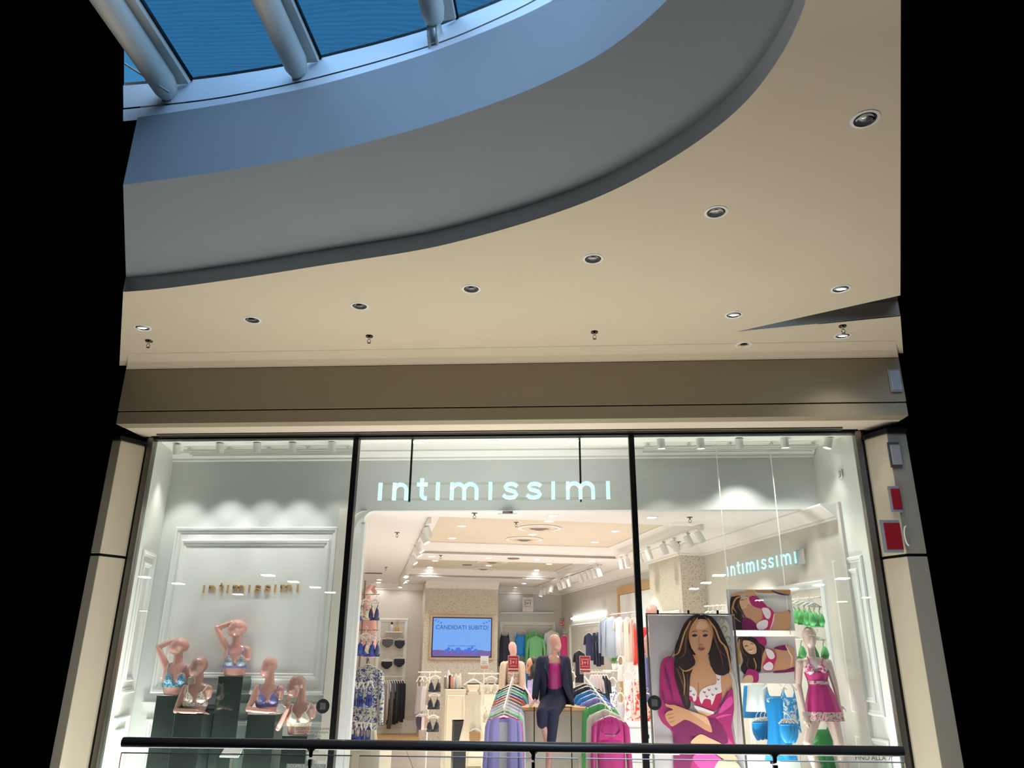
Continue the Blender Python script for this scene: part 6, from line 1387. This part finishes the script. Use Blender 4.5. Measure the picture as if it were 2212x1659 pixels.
# hair over the face and down the front
A.poly([(560, 350), (500, 395), (470, 470), (462, 560), (470, 640), (500, 700), (520, 760), (480, 860), (470, 980), (462, 1150), (420, 1120), (380, 1000), (345, 860), (345, 700), (380, 560), (430, 430), (490, 360)], HD)
A.poly([(580, 350), (640, 400), (668, 480), (668, 590), (640, 680), (640, 740), (690, 850), (780, 860), (820, 780), (800, 640), (750, 500), (690, 400)], HD)
for p, w, c in (([(520, 370), (470, 440), (440, 560), (430, 680), (380, 720)], 20, HM), ([(540, 375), (490, 450), (470, 540), (490, 640)], 16, HL), ([(480, 400), (430, 500), (400, 600), (370, 680), (300, 700)], 14, HL), ([(500, 690), (540, 740), (500, 800), (430, 830), (380, 790)], 15, HL), ([(360, 800), (400, 900), (430, 1000), (440, 1120)], 16, HM), ([(410, 820), (430, 930), (420, 1040)], 10, HL), ([(450, 850), (455, 980), (448, 1140)], 9, HM),
                ([(600, 365), (650, 430), (680, 530), (720, 640), (790, 720)], 18, HM), ([(625, 380), (690, 470), (730, 570), (790, 640), (810, 760)], 14, HL), ([(640, 400), (665, 500), (655, 600)], 10, HL), ([(760, 600), (800, 700), (820, 820), (830, 850)], 12, HL), ([(700, 600), (740, 700), (760, 800)], 9, HM), ([(360, 560), (345, 640), (300, 720), (240, 770)], 7, HM)):
    A.stroke(p, w, c)
A.build(t)
b = MB(); p = atY(1440, 1625, YP-.03); b.box((p.x, YP-.03, p.z), (.27, .006, .05)); b.build('price_card', M_sign, label='small pale card at the foot of the large poster', cat='card')
# --- two small posters on wires
def small(x0, x1, y0, y1, Y, label):
    a, c = atY(x0, y1, Y), atY(x1, y0, Y); t = thing('hanging_poster', label, 'poster', (0, 0, 0))
    b = MB(); b.box(((a.x+c.x)/2, Y+.005, (a.z+c.z)/2), (c.x-a.x, .008, c.z-a.z)); b.build('sheet', mat('poster_paper_light', (204, 192, 188), .45), t)
    return t
YQ = 9.12
t = small(1575.5, 1708, 1273.5, 1361.5, YQ, 'upper small poster of a woman lying with an arm over her head'); B_ = Art(YQ, 1550, 1200, 3.615)
C = (96, 270, 568, 580)
B_.poly([(300, 268), (420, 268), (560, 268), (560, 310), (480, 296), (320, 292)], (170, 120, 84), cut=C); B_.stroke([(420, 275), (490, 300), (560, 310)], 14, (60, 48, 70), cut=C)
B_.poly([(96, 520), (240, 560), (566, 600), (566, 580), (96, 585)], (40, 22, 30), cut=C)
B_.poly([(220, 270), (280, 270), (310, 330), (350, 400), (420, 440), (520, 440), (566, 430), (566, 582), (250, 582), (200, 520), (240, 470), (280, 460), (300, 400), (240, 330)], SK, cut=C)
B_.poly([(205, 395), (262, 372), (300, 400), (352, 440), (348, 500), (300, 545), (250, 510), (205, 450)], SK, cut=C)
B_.poly([(100, 310), (160, 285), (240, 280), (235, 300), (170, 310), (110, 340)], SK, cut=C)
B_.poly([(190, 325), (230, 322), (262, 350), (262, 380), (232, 400), (200, 420), (170, 400), (165, 350)], SKL, cut=C)
B_.poly([(245, 330), (290, 315), (340, 350), (385, 400), (360, 415), (300, 405), (262, 380)], MG, cut=C)
B_.poly([(98, 350), (130, 320), (180, 318), (170, 370), (190, 430), (200, 490), (260, 540), (270, 582), (98, 582)], HD, cut=C)
B_.poly([(200, 490), (260, 500), (320, 560), (320, 582), (200, 582)], MGD, cut=C)
for p, w, c in (([(180, 322), (140, 340), (120, 400), (150, 450)], 14, HL), ([(170, 340), (160, 400), (190, 450), (180, 500)], 12, HM), ([(130, 360), (110, 420), (130, 480), (180, 520)], 10, HL), ([(190, 430), (210, 480), (240, 500)], 9, HM)): B_.stroke(p, w, c, cut=C)
B_.poly([(345, 410), (400, 405), (440, 450), (430, 510), (400, 582), (320, 582), (300, 540), (350, 490)], (186, 38, 90), cut=C)
B_.poly([(345, 415), (390, 412), (415, 450), (400, 495), (370, 480)], LC, cut=C); B_.poly([(305, 535), (350, 505), (390, 510), (385, 560), (340, 582), (310, 570)], LC, cut=C)
B_.stroke([(440, 455), (430, 520), (405, 580)], 9, LC, cut=C); B_.stroke([(545, 430), (562, 436), (567, 450)], 8, MG, cut=C); B_.stroke([(556, 545), (562, 548)], 5, SKD, cut=C)
B_.stroke([(180, 352), (195, 345), (210, 350)], 5, HD, cut=C); B_.stroke([(215, 340), (228, 338)], 4, HD, cut=C); B_.stroke([(228, 392), (240, 386), (250, 388)], 5, (170, 60, 60), cut=C)
B_.build(t)
YQ2 = 9.10
t = small(1590, 1717, 1375, 1475.5, YQ2, 'lower small poster of a smiling woman lying in a magenta bra'); B_ = Art(YQ2, 1550, 1200, 3.615)
C = (148, 636, 600, 992)
B_.poly([(148, 900), (300, 920), (600, 900), (600, 992), (148, 992)], (196, 186, 184), False, cut=C)
B_.poly([(148, 700), (180, 820), (160, 860), (148, 860)], (176, 130, 60), cut=C)
B_.poly([(290, 636), (370, 640), (380, 700), (340, 700), (300, 680)], MG, cut=C)
B_.poly([(300, 760), (360, 720), (450, 730), (530, 700), (600, 740), (600, 880), (470, 895), (380, 905), (330, 860)], SK, cut=C)
B_.poly([(440, 720), (530, 700), (545, 740), (480, 735)], MGD, cut=C); B_.stroke([(530, 700), (560, 760), (580, 800), (570, 870)], 9, LC, cut=C)
B_.poly([(440, 905), (520, 895), (600, 870), (600, 905), (450, 918)], MGD, cut=C)
B_.poly([(155, 650), (200, 636), (280, 640), (330, 690), (370, 720), (350, 780), (340, 860), (330, 910), (260, 900), (215, 930), (180, 880), (200, 820), (170, 740)], HD, cut=C)
B_.poly([(200, 665), (250, 668), (295, 700), (300, 760), (260, 770), (225, 750), (200, 710)], SKL, cut=C)
for p, w, c in (([(170, 650), (165, 720), (190, 780)], 16, HL), ([(190, 640), (180, 700), (200, 760), (230, 790)], 12, HM), ([(280, 800), (300, 860), (290, 900)], 9, HL), ([(240, 800), (230, 860), (260, 900)], 9, HM), ([(320, 700), (350, 740), (340, 800)], 9, HM)): B_.stroke(p, w, c, cut=C)
B_.stroke([(210, 712), (225, 704), (238, 710)], 7, HD, cut=C); B_.stroke([(255, 690), (270, 688), (280, 696)], 6, HD, cut=C); B_.stroke([(240, 745), (262, 748), (282, 732)], 8, (236, 226, 220), cut=C); B_.stroke([(238, 742), (262, 740), (284, 728)], 3, (160, 60, 60), cut=C)
B_.poly([(375, 725), (430, 740), (460, 790), (440, 850), (430, 895), (370, 900), (350, 860), (380, 800)], (186, 38, 90), cut=C)
B_.poly([(375, 728), (425, 745), (445, 790), (420, 810), (390, 790)], LC, cut=C); B_.poly([(355, 865), (400, 830), (430, 850), (425, 890), (375, 895)], LC, cut=C)
B_.poly([(215, 925), (240, 885), (310, 905), (320, 960), (300, 992), (210, 992), (200, 950)], MG, cut=C); B_.poly([(200, 960), (225, 935), (270, 940), (270, 992), (200, 992)], SKL, cut=C)
B_.stroke([(535, 828), (541, 832)], 6, SKD, cut=C)
B_.build(t)
for i, (x0_, x1_) in enumerate(((1552, 1571), (1657, 1694))):
    p = atY(x0_, 968, 9.11); p1 = atY(x1_, 1242, 9.11); b = MB(); b.tube([Vector((p1.x, 9.125, ZD-.002)), Vector((p1.x, 9.125, atY(1600, 1374, YQ2).z+.02))], .006, 6)
    b.build('hanging_wire', M_white, label='thin white wire holding the small posters, %s one' % ('left', 'right')[i], cat='wire')

# ================================================================== balustrade before the walkway
P0 = atY(266, 1603, 4.15); P1 = atZ(1950, 1623.2, P0.z); dR = (P1-P0).normalized()
t = thing('handrail_balustrade', 'dark round handrail with glass balustrade panels in the foreground', 'railing', P0)
b = MB(); b.smooth = True; b.tube([Vector((0, 0, 0)), P1-P0], .0245, 24); b.build('handrail', mat('handrail_dark', (74, 64, 56), .3, noise=.1, nscale=6, coat=.2), t)
nR = Vector((-dR.y, dR.x, 0)); off = -P0
q0 = atZ(266, 1628, P0.z-.0); 
zgl = atY(1106, 1637, P0.y+dR.y*(P0-atY(1106, 1612, 4.2)).length).z
gd = .045
for i, (a, c) in enumerate(((.0, .30), (.31, .59), (.60, .835), (.845, 1.0))):
    pa, pc = (P1-P0)*a, (P1-P0)*c; zt3 = zgl-P0.z
    b = MB(); b.prism([pa+nR*-.006+Vector((0, 0, zt3)), pc+nR*-.006+Vector((0, 0, zt3)), pc+nR*.006+Vector((0, 0, zt3)), pa+nR*.006+Vector((0, 0, zt3))], (0, 0, -1.0)); b.build('glass_panel', glass_mat('rail_glass', (.93, .95, .94, 1), 1.45), t)
    b = MB(); b.tube([pa+Vector((0, 0, zt3+.001)), pc+Vector((0, 0, zt3+.001))], .0032, 6); b.build('panel_edge', M_steel, t)
for px, w in ((657, .012), (1152, .008), (1660, .022)):
    g_ = atZ(px, 1615, P0.z); x_ = (g_-P0).dot(dR)
    pp = dR*x_
    b = MB(); b.tube([pp+Vector((0, 0, -.02)), pp+Vector((0, 0, -.035)), pp+Vector((0, 0, -.06))], [.028, .012, .008], 10); b.box(pp+Vector((0, 0, -.60)), (w, .012, 1.06)); b.build('post', M_black, t)
    b = MB(); b.box(pp+Vector((0, -.0, -.085)), (.016, .024, .03)); b.build('glass_clamp', M_dark, t)
f = MB(); f.prism([P0+Vector((-.3, -.12, -1.75)), P1+Vector((.3, -.12, -1.75)), P1+Vector((.3, .3, -1.75)), P0+Vector((-.3, .3, -1.75))], (0, 0, .12)); struct(f, 'floor_edge', M_floor)

# ================================================================== linear lamps of the concourse behind the viewer (seen mirrored in the glass)
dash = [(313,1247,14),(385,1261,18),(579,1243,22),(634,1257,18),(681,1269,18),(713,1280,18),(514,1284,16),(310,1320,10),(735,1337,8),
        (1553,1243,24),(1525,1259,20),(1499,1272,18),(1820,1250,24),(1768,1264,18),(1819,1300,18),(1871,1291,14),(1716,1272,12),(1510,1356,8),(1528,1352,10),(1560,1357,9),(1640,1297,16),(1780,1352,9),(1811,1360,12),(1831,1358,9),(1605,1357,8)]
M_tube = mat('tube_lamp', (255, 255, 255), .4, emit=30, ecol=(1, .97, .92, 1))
zl_ = 5.2
tp0 = None
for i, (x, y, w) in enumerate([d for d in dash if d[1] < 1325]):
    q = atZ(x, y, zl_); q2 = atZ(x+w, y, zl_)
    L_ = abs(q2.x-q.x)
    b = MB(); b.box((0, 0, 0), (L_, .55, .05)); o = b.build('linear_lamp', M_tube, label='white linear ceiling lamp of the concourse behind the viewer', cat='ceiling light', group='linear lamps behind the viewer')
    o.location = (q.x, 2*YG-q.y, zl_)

# ================================================================== things on the right-hand column and fascia
YC = YG-.36-.02
def plate(x0, x1, y0, y1, Y, name, label, cat, layers):
    a, c = atY(x0, y1, Y), atY(x1, y0, Y); cx, cz = (a.x+c.x)/2, (a.z+c.z)/2
    t = thing(name, label, cat, (cx, Y, cz))
    for nm, mt_, s_, d in layers:
        b = MB(); w, h = (c.x-a.x)*1.0, (c.z-a.z); dx = (w-w*s_)/2 if s_ < 1 else 0
        b.box((dx, -d, 0), (w*s_+.0, .012, h*(s_ if s_ == 1 else s_*.98))); b.build(nm, mt_, t, bevel=.004)
    return t
M_rs = mat('sign_deep_red', (150, 22, 34), .35, coat=.4); M_gs = mat('sign_silver', (150, 152, 156), .4)
plate(1925, 1941, 1050, 1107, YC, 'red_sign', 'upper red sign with a grey rim at the right edge on the column', 'sign', [('rim', M_gs, 1, 0), ('red_face', M_rs, .80, .012)])
t = plate(1909, 1941, 1123, 1194, YC, 'red_sign', 'lower and larger red sign with a grey rim on the right column', 'sign', [('rim', M_gs, 1, 0), ('red_face', M_rs, .82, .012)])
b = MB(); b.tube([(.155-.03*cos(a), -.03, .10*sin(a)) for a in [pi*k/10-pi/2 for k in range(11)]], .008, 6); b.build('white_mark', M_white, t)
plate(1924, 1941, 955, 1010, YC, 'framed_notice', 'pale framed notice above the red signs on the right column', 'notice', [('frame', M_steel, 1, 0), ('paper', mat('notice_paper', (150, 148, 146), .5), .8, .012)])
plate(1925, 1941, 797, 846, YF-.03, 'wall_box', 'light grey rounded box on the fascia at the far right edge', 'box', [('cover', mat('box_grey', (150, 154, 158), .4), 1, 0), ('front', mat('box_front', (168, 172, 178), .4), .86, .012)])
